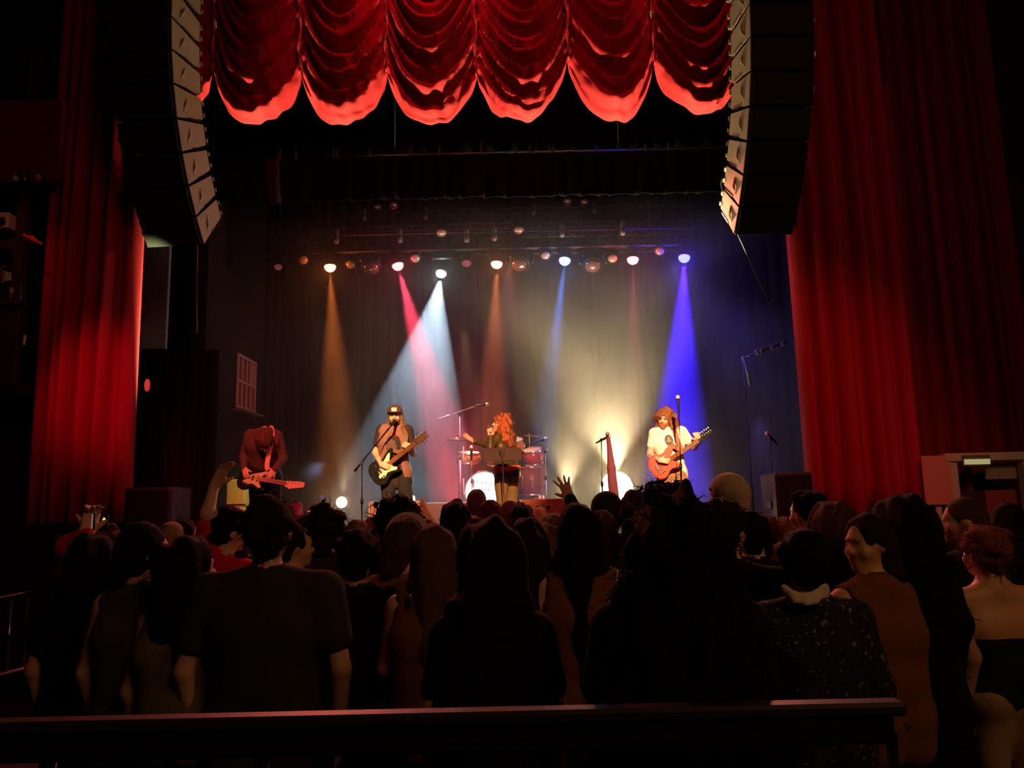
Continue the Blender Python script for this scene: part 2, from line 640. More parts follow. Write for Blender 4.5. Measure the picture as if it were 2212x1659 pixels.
curtain('wing_curtain', 'tall black drape closing the wing behind the white shirt guitarist side', 'curtain', 4.05, 5.25, 10.4, STAGE_Z, 9.6, 9, .1, BLACKCLOTH, 13)
curtain('wing_curtain', 'tall black drape just inside the window wall', 'curtain', -4.5, -3.75, 13.9, STAGE_Z, 9.6, 6, .1, BLACKCLOTH, 17)

curtain('border_curtain', 'added plain black border curtain masking the lit backdrop above the upper rear lighting truss', 'curtain', -4.5, 4.6, 11.1, 6.75, 9.9, 30, .06, BLACKCLOTH, 22, rows=6)  # added to keep the lit backdrop out of the dark gap
# ties along the top of the black border
tb = thing('tie_line', 'pipe with a row of small white cloth ties above the black border curtain', 'pipe', (0, 9.7, P(600, 345, 9.75).z))
zt = P(600, 345, 9.75).z + .02
MB().tube([(-4.6, 9.72, zt), (4.6, 9.72, zt)], .022, 8).build('pipe', BLACKM, tb, True)
for hx_ in (-4.2, -1.5, 1.5, 4.2):
    MB().tube([(hx_, 9.72, zt), (hx_, 9.72, 10.5)], .008, 6).build('hanger', BLACKM, tb, True)
TIE = mat('tie_cloth', (.12, .11, .11), .9)
rs = random.Random(4)
for px in (605, 640, 722, 730, 800, 885, 890, 950, 1040, 1115, 1145, 1196, 1290, 1395, 1445):
    p = P(px, 345, 9.68)
    hh = rs.uniform(.05, .16)
    MB().add([(p.x - .012, 9.66, zt - .05), (p.x + .014, 9.66, zt - .06), (p.x + .002, 9.65, zt + hh), (p.x - .02, 9.665, zt + .01),
              (p.x - .012, 9.68, zt - .05), (p.x + .014, 9.68, zt - .06), (p.x + .002, 9.67, zt + hh), (p.x - .02, 9.685, zt + .01)],
             [(0, 1, 2, 3), (7, 6, 5, 4), (0, 4, 5, 1), (1, 5, 6, 2), (2, 6, 7, 3), (3, 7, 4, 0)]).build('tie', TIE, tb)

# ---------------------------------------------------------------- the swagged red valance
def valance():
    Y0 = 9.0
    cusps = [(272, 175), (462, 166), (649, 163), (836, 158), (1029, 168), (1227, 132), (1412, 143), (1600, 150), (1790, 150)]
    bots = [237, 262, 260, 260, 250, 247, 236, 240]
    C = [P(x, y, Y0) for x, y in cusps]
    root = thing('valance_curtain', 'swagged crimson velvet valance with scalloped hem across the top of the stage opening', 'curtain', (0, Y0, 9.6))
    ztop = 9.9
    for i in range(8):
        rs = np.random.RandomState(40 + i)
        a, b = C[i], C[i + 1]
        zb = P((cusps[i][0] + cusps[i + 1][0]) / 2, bots[i], Y0).z
        nt, nr = 44, 96
        t = np.linspace(0, 1, nt + 1)
        f = 4 * t * (1 - t)
        zc = a.z + (b.z - a.z) * t
        skew = rs.uniform(-.15, .15)
        ff = np.clip(f * (1 + skew * (t - .5) * 2), 0, 1.1)
        drop = (zc.mean() - zb)
        hem = zc - drop * np.clip(ff, 0, 1) ** .8
        per = rs.uniform(.22, .30)
        ph = rs.uniform(0, 6.28, 4)
        V = []
        W = b.x - a.x
        for r in range(nr + 1):
            s_ = r / nr
            body = min(s_ / .90, 1.0)
            roll = max(0, (s_ - .90) / .10)
            zr = ztop + (hem - ztop) * body
            D = .95 * W
            q = zr + D * ff * (1.0 - .25 * body)
            fold = .55 * np.sin(2 * np.pi * q / per + ph[0] + 1.5 * np.sin(q * 2 + ph[1])) + .35 * np.sin(2 * np.pi * q / (per * 1.9) + ph[2] + 2 * (t - .5)) + .18 * np.sin(2 * np.pi * q / (per * .42) + ph[3] + 3 * t)
            amp = .125 * np.clip(f * 1.6 + .12, 0, 1) * (1 - .55 * roll)
            gather = .05 * np.exp(-(np.minimum(t, 1 - t) / .07) ** 2) * (np.sin(zr * 26 + 3 * i) * .5 + .5)
            billow = .16 * f * (.4 + .6 * body)
            yy = Y0 - amp * fold - billow - gather
            if roll > 0:
                # the hem turns under, towards the stage
                yy = yy + .17 * f ** .5 * np.sin(roll * 2.2) + .02
                zr = zr - .10 * np.sin(roll * math.pi) * f ** .5 + .05 * roll * f
            else:
                zr = zr
            yy = yy - .035 * f * max(0, body - .62) / .38 * (np.sin(2 * np.pi * (zr + .55 * (zc - hem) * 2) / .11 + ph[3] + 4 * t) + .6 * np.sin(31 * t + zr * 12 + ph[0]))
            # small cross wrinkles
            yy = yy + .012 * np.sin(18 * t + 5 * zr + ph[1]) * f
            xx = a.x + W * t + .015 * np.sin(q * 9 + ph[2]) * (1 - f)
            V.append(np.stack([xx, yy, zr], 1))
        V = np.concatenate(V)
        nc = nt + 1
        Q = np.array([(r * nc + c, (r + 1) * nc + c, (r + 1) * nc + c + 1, r * nc + c + 1) for r in range(nr) for c in range(nt)])
        raw_mesh('swag', V, Q, VELVET, root)
    for i in range(1, 8):
        c = C[i]
        pts = [(c.x + .012 * math.sin(k * 1.3), Y0 - .07 - .02 * math.sin(k * 2.1), c.z - .02 + (9.8 - c.z) * k / 24) for k in range(25)]
        MB().tube(pts, [.012 + .012 * (k % 2) for k in range(25)], 8).build('gather_cord', VELVET, root, True)
valance()

# ---------------------------------------------------------------- hanging line array speakers
CAB = mat('speaker_side_lit', (.36, .31, .21), .75, bump=.1, scale=30, var=.15)
GRILLE = mat('speaker_grille', (.012, .012, .011), .7, bump=.3, scale=220)
def line_array(x_in, side, label, y0, z0, toe_deg):
    """side +1: inner face looks to +X"""
    root = thing('hanging_line_array', label, 'speaker', (x_in, 7.5, 8.5))
    # from the bottom box up; the bottom boxes tilt down and step back towards the stage
    z, y = z0, y0
    tilts = [46, 40, 34, 27, 20, 13, 7, 2, 0, 0, 0, 0, 0]
    wd, dp, h = .66, .60, .35
    toe = -math.radians(toe_deg) * side
    FRONT = mat('speaker_body_shaded', (.014, .013, .012), .7)  # body blackened for shade; really the same grey as its inner side
    for i, tl_ in enumerate(tilts):
        tilt = math.radians(tl_)
        U = Vector((0, -math.sin(tilt), math.cos(tilt)))
        Dv = Vector((0, math.cos(tilt), math.sin(tilt)))
        rot = Matrix.Rotation(toe, 3, 'Z')
        U2, D2, X2 = U, rot @ Dv, rot @ Vector((1, 0, 0))
        o = Vector((x_in, y, z))
        g = .008
        b0 = o + U2 * g
        t0 = o + U2 * (h - g)
        bk = .050
        vs = [b0, b0 - X2 * wd * side, b0 - X2 * wd * side + D2 * dp + U2 * bk, b0 + D2 * dp + U2 * bk,
              t0, t0 - X2 * wd * side, t0 - X2 * wd * side + D2 * dp - U2 * bk, t0 + D2 * dp - U2 * bk]
        fs = [(0, 1, 2, 3), (7, 6, 5, 4), (0, 4, 5, 1), (1, 5, 6, 2), (2, 6, 7, 3), (3, 7, 4, 0)]
        if side < 0:
            fs = [f[::-1] for f in fs]
        cab = MB().add(vs, fs).build('cabinet', FRONT, root)
        # added plate carries the lit tan of the inner face
        e = X2 * (.004 * side)
        e2 = X2 * (.016 * side)
        m_ = .006
        pl_ = [b0 + U2 * m_ + D2 * m_, b0 + D2 * (dp - m_) + U2 * (bk + m_), t0 + D2 * (dp - m_) - U2 * (bk + m_), t0 - U2 * m_ + D2 * m_]
        fs = [(0, 1, 2, 3), (7, 6, 5, 4), (0, 4, 5, 1), (1, 5, 6, 2), (2, 6, 7, 3), (3, 7, 4, 0)]
        MB().add([p + e for p in pl_] + [p + e2 for p in pl_], fs if side < 0 else [f[::-1] for f in fs]).build('lit_side_panel', CAB, cab)
        c = o + U2 * (h / 2) - X2 * (wd / 2 * side) - D2 * .012
        MB().box(c, (wd - .02, .03, h - .035), X2, D2, U2, .006).build('grille', GRILLE, cab)
        sc = o + e2
        MB().box(sc + U2 * (.012 + bk * .5) + D2 * .38, (.014, .26, .014), X2, D2, U2).build('rigging_bar', mat('bar_brass', (.5, .42, .25), .3, .5) if i > 4 else BLACKM, cab)
        MB().tube([sc + U2 * (h * .25) + D2 * .16, sc + U2 * (h * .45) + D2 * .20 + X2 * .02 * side, sc + U2 * (h * .7) + D2 * .26], [.006, .016, .006], 6).build('handle', mat('speaker_strap', (.60, .52, .36), .7), cab, True)
        for q in range(2):
            MB().box(o + D2 * (dp + .012) + U2 * (h * (.32 + .36 * q)) + e, (.05, .03, .045), X2, D2, U2).build('bracket', mat('speaker_bracket', (.3, .26, .18), .6), cab)
        MB().box(o - X2 * (wd + .004) * side + U2 * h * .5, (.012, .03, .05), X2, D2, U2).build('latch', STEEL, cab)
        z += U.z * h
        y += U.y * h
    MB().box((x_in - .33 * side, y + .3, z + .08), (.5, .6, .1)).build('fly_frame', BLACKM, root)
    MB().tube([(x_in - .33 * side, y + .3, z + .1), (x_in - .33 * side, y + .3, 10.5)], .02, 6).build('chain', STEEL, root, True)
    return root
line_array(-3.50, 1, 'long curved column of hanging speakers beside the crimson curtain with the bassist below', 8.45, 4.71, 5)
line_array(2.57, -1, 'long curved column of hanging speakers above the white shirt guitarist, looped cable behind', 8.38, 4.66, 3)
lc = MB().tube(spline([P(1583, 365, 8.7), P(1566, 378, 8.75), P(1558, 396, 8.8), P(1564, 415, 8.8), P(1575, 428, 8.75)], 5), .012, 6)
tag(lc.build('speaker_cable', RUBBER, None, True), 'short loop of cable behind the boxes of the speaker column over the guitarist', 'cable')
ROPE = mat('rope', (.55, .22, .12), .9)
tag(MB().tube([P(427, 500, 8.6), P(425, 720, 8.6)], .008, 6).build('hanging_rope', ROPE, None, True), 'thin rope hanging from the speaker column beside the crimson curtain', 'rope')
tag(MB().tube([P(1588, 495, 8.5), P(1640, 610, 9.2), P(1700, 735, 10.5)], .006, 6).build('guy_line', mat('wire_grey', (.06, .06, .07), .7, 0), None, True), 'thin slanting cable running from the speaker column to the wing light', 'cable')

# ---------------------------------------------------------------- speaker cabinets on the apron
def speaker_box(px0, px1, pyt, pyb, d, dd, label):
    a, b = P(px0, pyt, d), P(px1, pyt, d)
    zb = P(px0, pyb, d).z
    c = ((a.x + b.x) / 2, d + dd / 2, (a.z + zb) / 2)
    root = thing('speaker_cabinet', label, 'speaker', (c[0], c[1], zb))
    W, H = b.x - a.x, a.z - zb
    MB().box(c, (W, dd, H), ch=.02).build('cabinet', mat('worn_black_cabinet', (.05, .045, .05), .55, bump=.3, scale=80), root)
    MB().box((c[0], d - .012, c[2]), (W - .05, .03, H - .05), ch=.01).build('grille', GRILLE, root)
    for s in (-1, 1):
        MB().box((c[0] + s * (W / 2 + .004), c[1], c[2] + H * .1), (.012, .16, .08), ch=.004).build('handle', BLACKM, root)
speaker_box(268, 371, 1054, 1240, 7.9, .5, 'big black speaker cabinet standing at the foot of the crimson curtain')
speaker_box(1674, 1755, 1021, 1200, 8.0, .5, 'big black speaker cabinet at the foot of the red curtain near the pale cap')

# ---------------------------------------------------------------- bits of the left wing
panel = thing('acoustic_panel', 'tall blue grey panel on the wall above the black drape', 'panel', P(335, 740, 10.6))
a, b = P(304, 535, 10.6), P(360, 740, 10.6)
MB().box(((a.x + b.x) / 2 - .1, 10.6, (5.9 + b.z - .2) / 2), (b.x - a.x + .2, .06, 5.9 - b.z + .2), ch=.01).build('board', mat('blue_grey_board', (.30, .38, .52), .8, bump=.2, scale=15, var=.3), panel)
MB().box(((a.x + b.x) / 2 - .1, 10.56, b.z - .12), (b.x - a.x + .24, .03, .05), ch=.008).build('rail', BLACKM, panel)
el = thing('exit_beacon', 'small round red lamp shining on the dark wing wall near the crimson curtain', 'lamp', P(320, 832, 9.9))
c = P(318, 832, 9.85)
MB().ball(c, .085, 14, (.4, .5, 1)).build('lens', glow('beacon_red', (1, .06, .05), .55), el, True)
MB().lathe(c + Vector((0, .05, 0)), (0, -1, 0), [(.06, -.05), (.06, .03), (.05, .04)], 14).build('base', BLACKM, el, True)
# window of the stage wall
wf = Vector((-4.55, 0, 0))
def wall_win():
    root = struct(MB().box((-4.53, 12.9, P(540, 830, 12.9).z), (.02, .84, .86)).build('window_1', mat('window_pane_red', (.16, .05, .045), .3, spec=.6)))
    zc = P(540, 830, 12.9).z
    FR = mat('window_frame_pink', (.52, .27, .24), .6)
    ORG[root.name] = Vector((0, 0, 0))
    for z, h in ((zc + .43, .05), (zc + .0, .05), (zc - .43, .05)):
        MB().box((-4.51, 12.9, z), (.05, .90, h), ch=.006).build('window_bar', FR, root)
    for y in (12.47, 12.68, 12.9, 13.12, 13.33):
        MB().box((-4.51, y, zc), (.04, .035, .86), ch=.006).build('window_bar', FR, root)
    MB().box((-4.50, 13.15, zc + .21), (.015, .30, .36)).build('blind', mat('blind_pink', (.42, .19, .17), .8), root)
    MB().box((-4.44, 12.85, zc - .5), (.2, 1.0, .04), ch=.006).build('sill', mat('sill_wood', (.2, .12, .08), .6), root)
wall_win()
spot('window_glow', (-2.0, 12.0, 5.2), (-4.5, 12.9, 3.9), (1, .35, .3), 22, 26, .5, .1)

# tall pale flight case behind the bassist
fc = thing('flight_case', 'tall pale yellow case standing behind the bassist', 'case', (P(515, 1100, 10.6).x, 10.6, STAGE_Z))
a, b = P(492, 1036, 10.6), P(533, 1036, 10.6)
MB().box(((a.x + b.x) / 2, 10.7, (a.z + STAGE_Z) / 2), (b.x - a.x, .3, a.z - STAGE_Z), ch=.015).build('body', mat('case_yellow', (.42, .30, .09), .6, bump=.1, scale=20, var=.2), fc)
for f in (.28, .62):
    MB().box(((a.x + b.x) / 2, 10.545, STAGE_Z + (a.z - STAGE_Z) * f), (b.x - a.x + .01, .015, .012)).build('seam', BLACKM, fc)
spot('case_fill', P(640, 900, 9.9), P(512, 1070, 10.5), (.9, 1, .35), 70, 24)  # yellow spot added to turn the case pale yellow

# ---------------------------------------------------------------- balcony box at the far side
bx = thing('balcony_box', 'dark theatre balcony box beside the crimson curtain', 'balcony', (-5.7, 8.2, 0))
BW = mat('balcony_wood', (.035, .02, .018), .6, bump=.2, scale=8)
zl = P(50, 650, 8.0).z
MB().box((-6.2, 8.25, zl - .45), (1.65, .12, .9), ch=.02).build('parapet', BW, bx)
MB().box((-6.2, 8.2, zl + .02), (1.7, .25, .06), ch=.015).build('ledge', BW, bx)
MB().box((-6.2, 8.6, zl - .9), (1.65, .7, .1)).build('base', BW, bx)
zu = P(50, 520, 8.0).z
MB().box((-6.2, 8.25, zu + .05), (1.65, .12, .16), ch=.02).build('rail', BW, bx)
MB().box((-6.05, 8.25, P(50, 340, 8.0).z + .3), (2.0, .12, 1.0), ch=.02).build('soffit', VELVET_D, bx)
for x in (-6.95, -5.45):
    MB().box((x, 8.25, (zl + 7.0) / 2), (.1, .1, 7.0 - zl)).build('post', BW, bx)
def little(px, py, d, r, name, label, cat, m, sc=(1, 1, 1), n=12):
    c = P(px, py, d)
    root = thing(name, label, cat, c)
    MB().lathe(c + Vector((0, .06, 0)), (0, -1, 0), [(r * .6, -.04), (r, .0), (r * 1.05, .05)], n).build('housing', BLACKM, root, True)
    MB().ball(c, r * .95, n, sc).build('lens', m, root, True)
    MB().tube([c + Vector((0, .05, 0)), c + Vector((0, .08, .12))], .012, 6).build('bracket', BLACKM, root, True)
    return root
DIMG = mat('dim_lens', (.55, .5, .42), .3, .2)
little(33, 386, 8.05, .04, 'small_lamp', 'small unlit pale lamp under the balcony soffit, outermost of three', 'lamp', DIMG)
little(53, 387, 8.05, .03, 'small_lamp', 'small chrome lamp under the balcony soffit, middle of three', 'lamp', CHROME)
little(82, 383, 8.05, .04, 'small_lamp', 'small reddish lamp under the balcony soffit, next to the curtain', 'lamp', mat('red_dim_lens', (.6, .15, .1), .4))
c = P(14, 480, 8.1)
nb = thing('balcony_speaker', 'small pale speaker box standing on the upper rail of the balcony', 'speaker', c)
MB().box(c, (.13, .14, .18), ch=.01).build('case', mat('pale_plastic', (.32, .28, .3), .6), nb)
MB().lathe(c + Vector((0, -.075, -.02)), (0, -1, 0), [(.045, 0), (.05, .008), (.02, .012)], 14).build('cone', BLACK, nb, True)
c = P(70, 517, 8.1)
rc = SDF(.008)
rc.cap(P(52, 508, 8.1), .018, P(70, 517, 8.1), .028, .02).cap(P(70, 517, 8.1), .028, P(88, 526, 8.1), .022, .02)
V, Q = rc.mesh(wobble(.004, 60, 3))
tag(raw_mesh('draped_scarf', V, Q, mat('scarf_red_light', (.75, .05, .05), .8)), 'folded scarf tinted as if red lit, lying over the balcony rail', 'scarf')  # red light put into the cloth colour
spot('balcony_lamp', (-4.6, 6.6, 5.6), (-5.6, 8.2, 4.5), (1, .18, .12), 20, 40, .8, .1)

# ---------------------------------------------------------------- the white exit doorway
dr = P(2050, 975, 8.3)
FRM = mat('door_frame_white', (.52, .46, .36), .6)
def doorway():
    z1 = P(2125, 978, 8.3).z
    x0, x1 = 4.68, 5.47
    root = struct(MB().box(((x0 + x1) / 2, 8.30, z1 - .045), (x1 - x0 + .16, .12, .09), ch=.01).build('door_1', FRM))
    ORG[root.name] = Vector((0, 0, 0))
    MB().box((x0, 8.30, z1 / 2 - .05), (.09, .12, z1 - .1), ch=.01).build('door_frame', FRM, root)
    MB().box((x1, 8.30, z1 / 2 - .05), (.09, .12, z1 - .1), ch=.01).build('door_frame', FRM, root)
    MB().box((x0 + .22, 8.42, z1 / 2 - .2), (.36, .04, z1 - .4), ch=.005).build('door_leaf', mat('dark_leaf', (.05, .012, .012), .5), root)
    MB().box((x1 - .22, 8.46, z1 / 2 - .2), (.38, .04, z1 - .4), ch=.005).build('door_leaf', mat('red_leaf', (.30, .055, .05), .5), root)
    MB().box((x1 - .2, 8.40, z1 - .2), (.34, .03, .17), ch=.005).build('transom', mat('transom_grey', (.30, .27, .19), .6), root)
    return z1
ZD = doorway()
a, b = P(1990, 985, 8.25), P(2052, 985, 8.25)
pl = thing('notice_board', 'plain pinkish painted board fixed beside the white exit doorway', 'board', ((a.x + b.x) / 2, 8.27, 1.5))
MB().box(((a.x + b.x) / 2, 8.27, (a.z + P(1990, 1092, 8.25).z) / 2), (b.x - a.x, .04, a.z - P(1990, 1092, 8.25).z), ch=.008).build('board', mat('pink_board', (.62, .24, .20), .7, bump=.05, scale=20, var=.1), pl)
MB().box(((a.x + b.x) / 2 + .0, 8.31, 1.0), (.06, .04, 2.0)).build('post', FRM, pl)
spot('door_wash', (3.9, 3.0, 5.4), (4.9, 8.3, 1.9), (1, .55, .38), 60, 17, .7, .2)
ex = thing('exit_light', 'lit pale yellow exit light under the lintel of the white doorway', 'sign', P(2110, 998, 8.2))
a, b = P(2083, 998, 8.22), P(2138, 998, 8.22)
MB().box(((a.x + b.x) / 2, 8.27, a.z + .01), (b.x - a.x + .03, .09, .12), ch=.008).build('housing', mat('sign_housing', (.12, .11, .06), .5), ex)
MB().box(((a.x + b.x) / 2, 8.215, a.z - .0), (b.x - a.x, .02, .055), ch=.004).build('lens', glow('exit_glow', (.85, .75, .35), .42), ex)

# ---------------------------------------------------------------- lighting rig
TRUSSM = mat('truss_aluminium', (.11, .07, .075), .4, .5)
def truss(label, A, B, s=.28):
    A, B = Vector(A), Vector(B)
    root = thing('lighting_truss', label, 'truss', (A + B) / 2)
    D = (B - A).normalized()
    Yv = Vector((0, 0, 1)).cross(D).normalized()
    if Yv.length < .1:
        Yv = Vector((0, 1, 0))
    Zv = Vector((0, 0, 1))
    L = (B - A).length
    cor = [Yv * (i * s / 2) + Zv * (j * s / 2) for i, j in ((-1, -1), (1, -1), (1, 1), (-1, 1))]
    for c in cor:
        MB().tube([A + c, B + c], .024, 8).build('chord', TRUSSM, root, True)
    n = max(2, int(L / .3))
    lm = MB()
    for k in range(n):
        for q in range(4):
            a, b = cor[q], cor[(q + 1) % 4]
            if k % 2:
                a, b = b, a
            lm.tube([A + D * (L * k / n) + a, A + D * (L * (k + 1) / n) + b], .010, 4)
    o = lm.build('lattice', TRUSSM, root, True)
    o['kind'] = 'stuff'
    return root
TA, TB = P(585, 535, 12), P(1500, 518, 12)
UA, UB = P(690, 482, 13.5), P(1480, 462, 13.5)
tz = (TA.z + TB.z) / 2
uz = (UA.z + UB.z) / 2
truss('lower front lighting truss carrying the row of lit coloured lamps', (TA.x, 12, tz), (TB.x, 12, tz))
truss('upper rear lighting truss with unlit lenses', (UA.x, 13.5, uz), (UB.x, 13.5, uz))
for k, (x0, x1, lab) in enumerate(((TA.x, UA.x, 'slanting pipe joining the two trusses above the bassist side'), (TB.x, UB.x, 'slanting pipe joining the two trusses above the deep blue lamp'))):
    tag(MB().tube([(x0, 12.1, tz + .1), (x1, 13.4, uz - .1)], .025, 8).build('rig_pipe', TRUSSM, None, True), lab, 'pipe')
for k, (x, y, z, lab) in enumerate(((-2.6, 12, tz, 'chain holding the lower truss above the orange lamp'), (2.3, 12, tz, 'chain holding the lower truss above the pink lamp'), (-2.2, 13.5, uz, 'chain holding the upper truss at the bassist side'), (1.9, 13.5, uz, 'chain holding the upper truss at the guitarist side'))):
    tag(MB().tube([(x, y, z + .15), (x, y, 10.5)], .012, 6).build('hoist_chain', BLACKM, None, True), lab, 'chain')

def fixture(px, py, d, aim, lens_m, label, r=.085, hang=None, big=False, name='stage_lamp', glowing=False):
    c = P(px, py, d)
    D = (Vector(aim) - c).normalized()
    root = thing(name, label, 'lamp', c)
    back = -D
    X = Vector((1, 0, 0))
    L = .34 if not big else .40
    rr = r * 1.18
    MB().lathe(c, back, [(rr * .98, -.01), (rr, .0), (rr, L * .55), (rr * .8, L * .75), (rr * .45, L), (.01, L + .01)], 20, False).build('housing', BLACKM, root, True)
    # domed lens
    dm = .95 if glowing else .55
    prof = [(r * math.cos(a), r * dm * math.sin(a)) for a in [i * math.pi / 2 / 6 for i in range(7)]]
    prof[-1] = (.002, r * dm)
    MB().lathe(c, D, prof, 20, False).build('lens', lens_m, root, True)
    MB().lathe(c, D, [(rr, -.01), (rr * 1.10, -.005), (rr * 1.10, .012), (rr, .015)], 20, False).build('rim', BLACKM, root, True)
    zt_ = (c.z + .30) if hang is None else hang
    m1 = c + back * L * .4
    yk = [m1 + X * (rr + .02), m1 + X * (rr + .02) + Vector((0, 0, (zt_ - m1.z) * .7)), m1 - X * (rr + .02) + Vector((0, 0, (zt_ - m1.z) * .7)), m1 - X * (rr + .02)]
    MB().tube(yk, .012, 6).build('yoke', BLACKM, root, True)
    top = Vector((m1.x, m1.y, zt_))
    MB().tube([m1 + Vector((0, 0, (zt_ - m1.z) * .7)), top], .018, 6).build('clamp', STEEL, root, True)
    if big:
        MB().box(Vector((m1.x, m1.y, zt_ - .1)), (.34, .26, .12), ch=.02).build('base_box', BLACKM, root)
        for s in (-1, 1):
            MB().box(m1 + X * s * (rr + .05) + Vector((0, 0, .08)), (.06, .12, .34), ch=.015).build('arm', BLACKM, root)
    return c, D
def lensglow(n, col, st=9.0):
    return glow('lamp_' + n, col, st)
ZH = tz - .14
LIT = [
    # px, py, colour, aim (px,py,d), power, cone, blend
    (713, 576, (1, .22, .03), (742, 1180, 11.0), 3200, 17, 1.0, 'orange', 'glowing orange stage lamp on the lower truss, nearest the bassist side'),
    (859, 573, (1, .05, .12), (1010, 1120, 11.0), 10500, 16, .5, 'crimson', 'glowing crimson pink stage lamp on the lower truss, next to the white beam'),
    (1073, 569, (1, .20, .05), (1055, 1150, 11.0), 2600, 16, .8, 'amber', 'glowing amber stage lamp on the lower truss above the singer'),
    (1220, 562, (.03, .26, 1), (1150, 1150, 10.6), 4500, 10, .6, 'azure', 'glowing sky blue stage lamp on the lower truss'),
    (1367, 560, (1, .08, .14), (1375, 1150, 10.8), 1500, 10, .6, 'rose', 'small glowing rose red stage lamp on the lower truss between the two blue lamps'),
    (1478, 556, (.035, .006, 1), (1462, 1150, 10.6), 24000, 18, .8, 'ultramarine', 'glowing deep blue stage lamp at the guitarist end of the lower truss'),
]
for px, py, col, aim, pw, cone, bl, nm, lab in LIT:
    A = P(*aim)
    lc_ = [min(1, x * .8 + .2) for x in col]
    c, D = fixture(px, py, 11.9, A, lensglow(nm, [max(x, .12) for x in col], 8 if nm != 'ultramarine' else 6), lab, r=.092, hang=ZH, glowing=True)
    bulb('halo_' + nm, c + D * .10 + Vector((0, -.10, 0)), col, 9 if nm != 'ultramarine' else 30, .03)
    spot('beam_' + nm, c + D * .125, A, col, pw, cone, bl, .03)
c, D = fixture(953, 590, 11.9, P(862, 1120, 10.2), lensglow('white', (.75, 1, .95), 10), 'glowing white moving lamp throwing the wide pale beam over the capped singer', r=.082, hang=ZH, big=True, glowing=True)
bulb('halo_white', c + D * .10 + Vector((0, -.10, 0)), (.7, .95, .9), 9, .03)
spot('beam_white', c + D * .12, P(866, 1120, 10.2), (.62, .82, 1.0), 3200, 30, .18, .02)
DIML = mat('unlit_lens', (.55, .30, .28), .12, .35, spec=1.0)
MAG = glow('magenta_sheen', (.55, .10, .18), .55)  # emission stands in for magenta reflections on unlit lenses
fixture(601, 577, 11.9, P(620, 1100, 9.5), glow('dim_magenta_sheen', (.35, .08, .12), .35), 'unlit lamp, faint dull magenta sheen painted on its lens, at the bassist end of the lower truss', r=.06, hang=ZH)
fixture(1008, 569, 11.9, P(1010, 1100, 9.5), MAG, 'unlit lamp, faint pink magenta sheen painted on its lens, on the lower truss between the white and amber lamps', r=.07, hang=ZH)
for px, py, d, lab, hg in ((758, 571, 11.9, 'unlit lamp with glassy lens beside the glowing orange lamp', ZH), (897, 558, 11.9, 'unlit lamp with glassy lens just past the crimson lamp', ZH), (655, 562, 11.9, 'unlit lamp with glassy lens between the unlit magenta and glowing orange lamps', ZH),
                           (1178, 551, 11.9, 'unlit lamp with pinkish lens beside the sky blue lamp', ZH), (1323, 558, 11.9, 'unlit lamp with ribbed pink lens beside the rose lamp', ZH), (1425, 542, 11.9, 'unlit lamp with pale lens between the rose and deep blue lamps', ZH)):
    fixture(px, py, d, P(px, 1180, d - 5), DIML, lab, r=.075, hang=hg)
for px, py, lab in ((815, 450, 'unlit lens above the upper truss, outer one of the pair at the bassist side'), (850, 444, 'unlit lens above the upper truss, inner one of the pair at the bassist side'), (1226, 436, 'unlit lens above the upper truss, inner one of the pair at the guitarist side'), (1262, 438, 'unlit lens above the upper truss, outer one of the pair at the guitarist side')):
    fixture(px, py, 13.4, P(px, 1500, 9), DIML, lab, r=.085, hang=uz + .2)
for px, py, lab in ((954, 503, 'unlit lens on top of the lower truss above the white lamp'), (1120, 498, 'unlit lens on top of the lower truss above the amber lamp side')):
    fixture(px, py, 11.85, P(px, 1500, 8), DIML, lab, r=.085, hang=tz + .1)
for px, py, lab in ((802, 580, 'bulky dark wash lamp hanging between the orange and crimson lamps'), (1122, 572, 'bulky dark wash lamp hanging between the amber and sky blue lamps'), (1280, 574, 'bulky dark wash lamp hanging between the sky blue and rose lamps')):
    fixture(px, py, 11.9, P(px, 1250, 8.8), mat('dark_lens', (.12, .05, .045), .15, .2, spec=1.0), lab, r=.13, hang=ZH, big=True, name='wash_lamp')
# stubby couplers standing on the truss
for px, py, d, lab in ((727, 513, 12, 'above the glowing orange lamp'), (864, 511, 12, 'above the crimson lamp'), (1008, 510, 12, 'above the unlit pink magenta lamp'), (1068, 507, 12, 'above the amber lamp'), (1214, 500, 12, 'above the sky blue lamp'), (1345, 495, 12, 'near the rose lamp'),
                       (787, 465, 13.5, 'outermost on the upper truss, bassist side'), (919, 462, 13.5, 'on the upper truss over the white lamp'), (1153, 452, 13.5, 'on the upper truss over the singer'), (1284, 449, 13.5, 'outermost on the upper truss, guitarist side')):
    c = P(px, py, d - .2)
    r_ = thing('power_plug', 'stubby grey cable coupler ' + lab, 'plug', c, 'cable couplers on the lighting trusses')
    zb_ = (tz if d < 13 else uz) + .1
    MB().lathe((c.x, c.y, min(zb_, c.z - .1)), (0, 0, 1), [(.03, 0), (.045, .03), (.045, .10), (.03, .12), (.04, .15), (.04, .22), (.02, .25)], 10).build('body', mat('plug_grey', (.16, .12, .11), .5), r_, True)
    MB().tube([(c.x, c.y, min(zb_, c.z - .1) + .02), (c.x + .03, c.y + .1, zb_ - .1)], .01, 5).build('cable', RUBBER, r_, True)
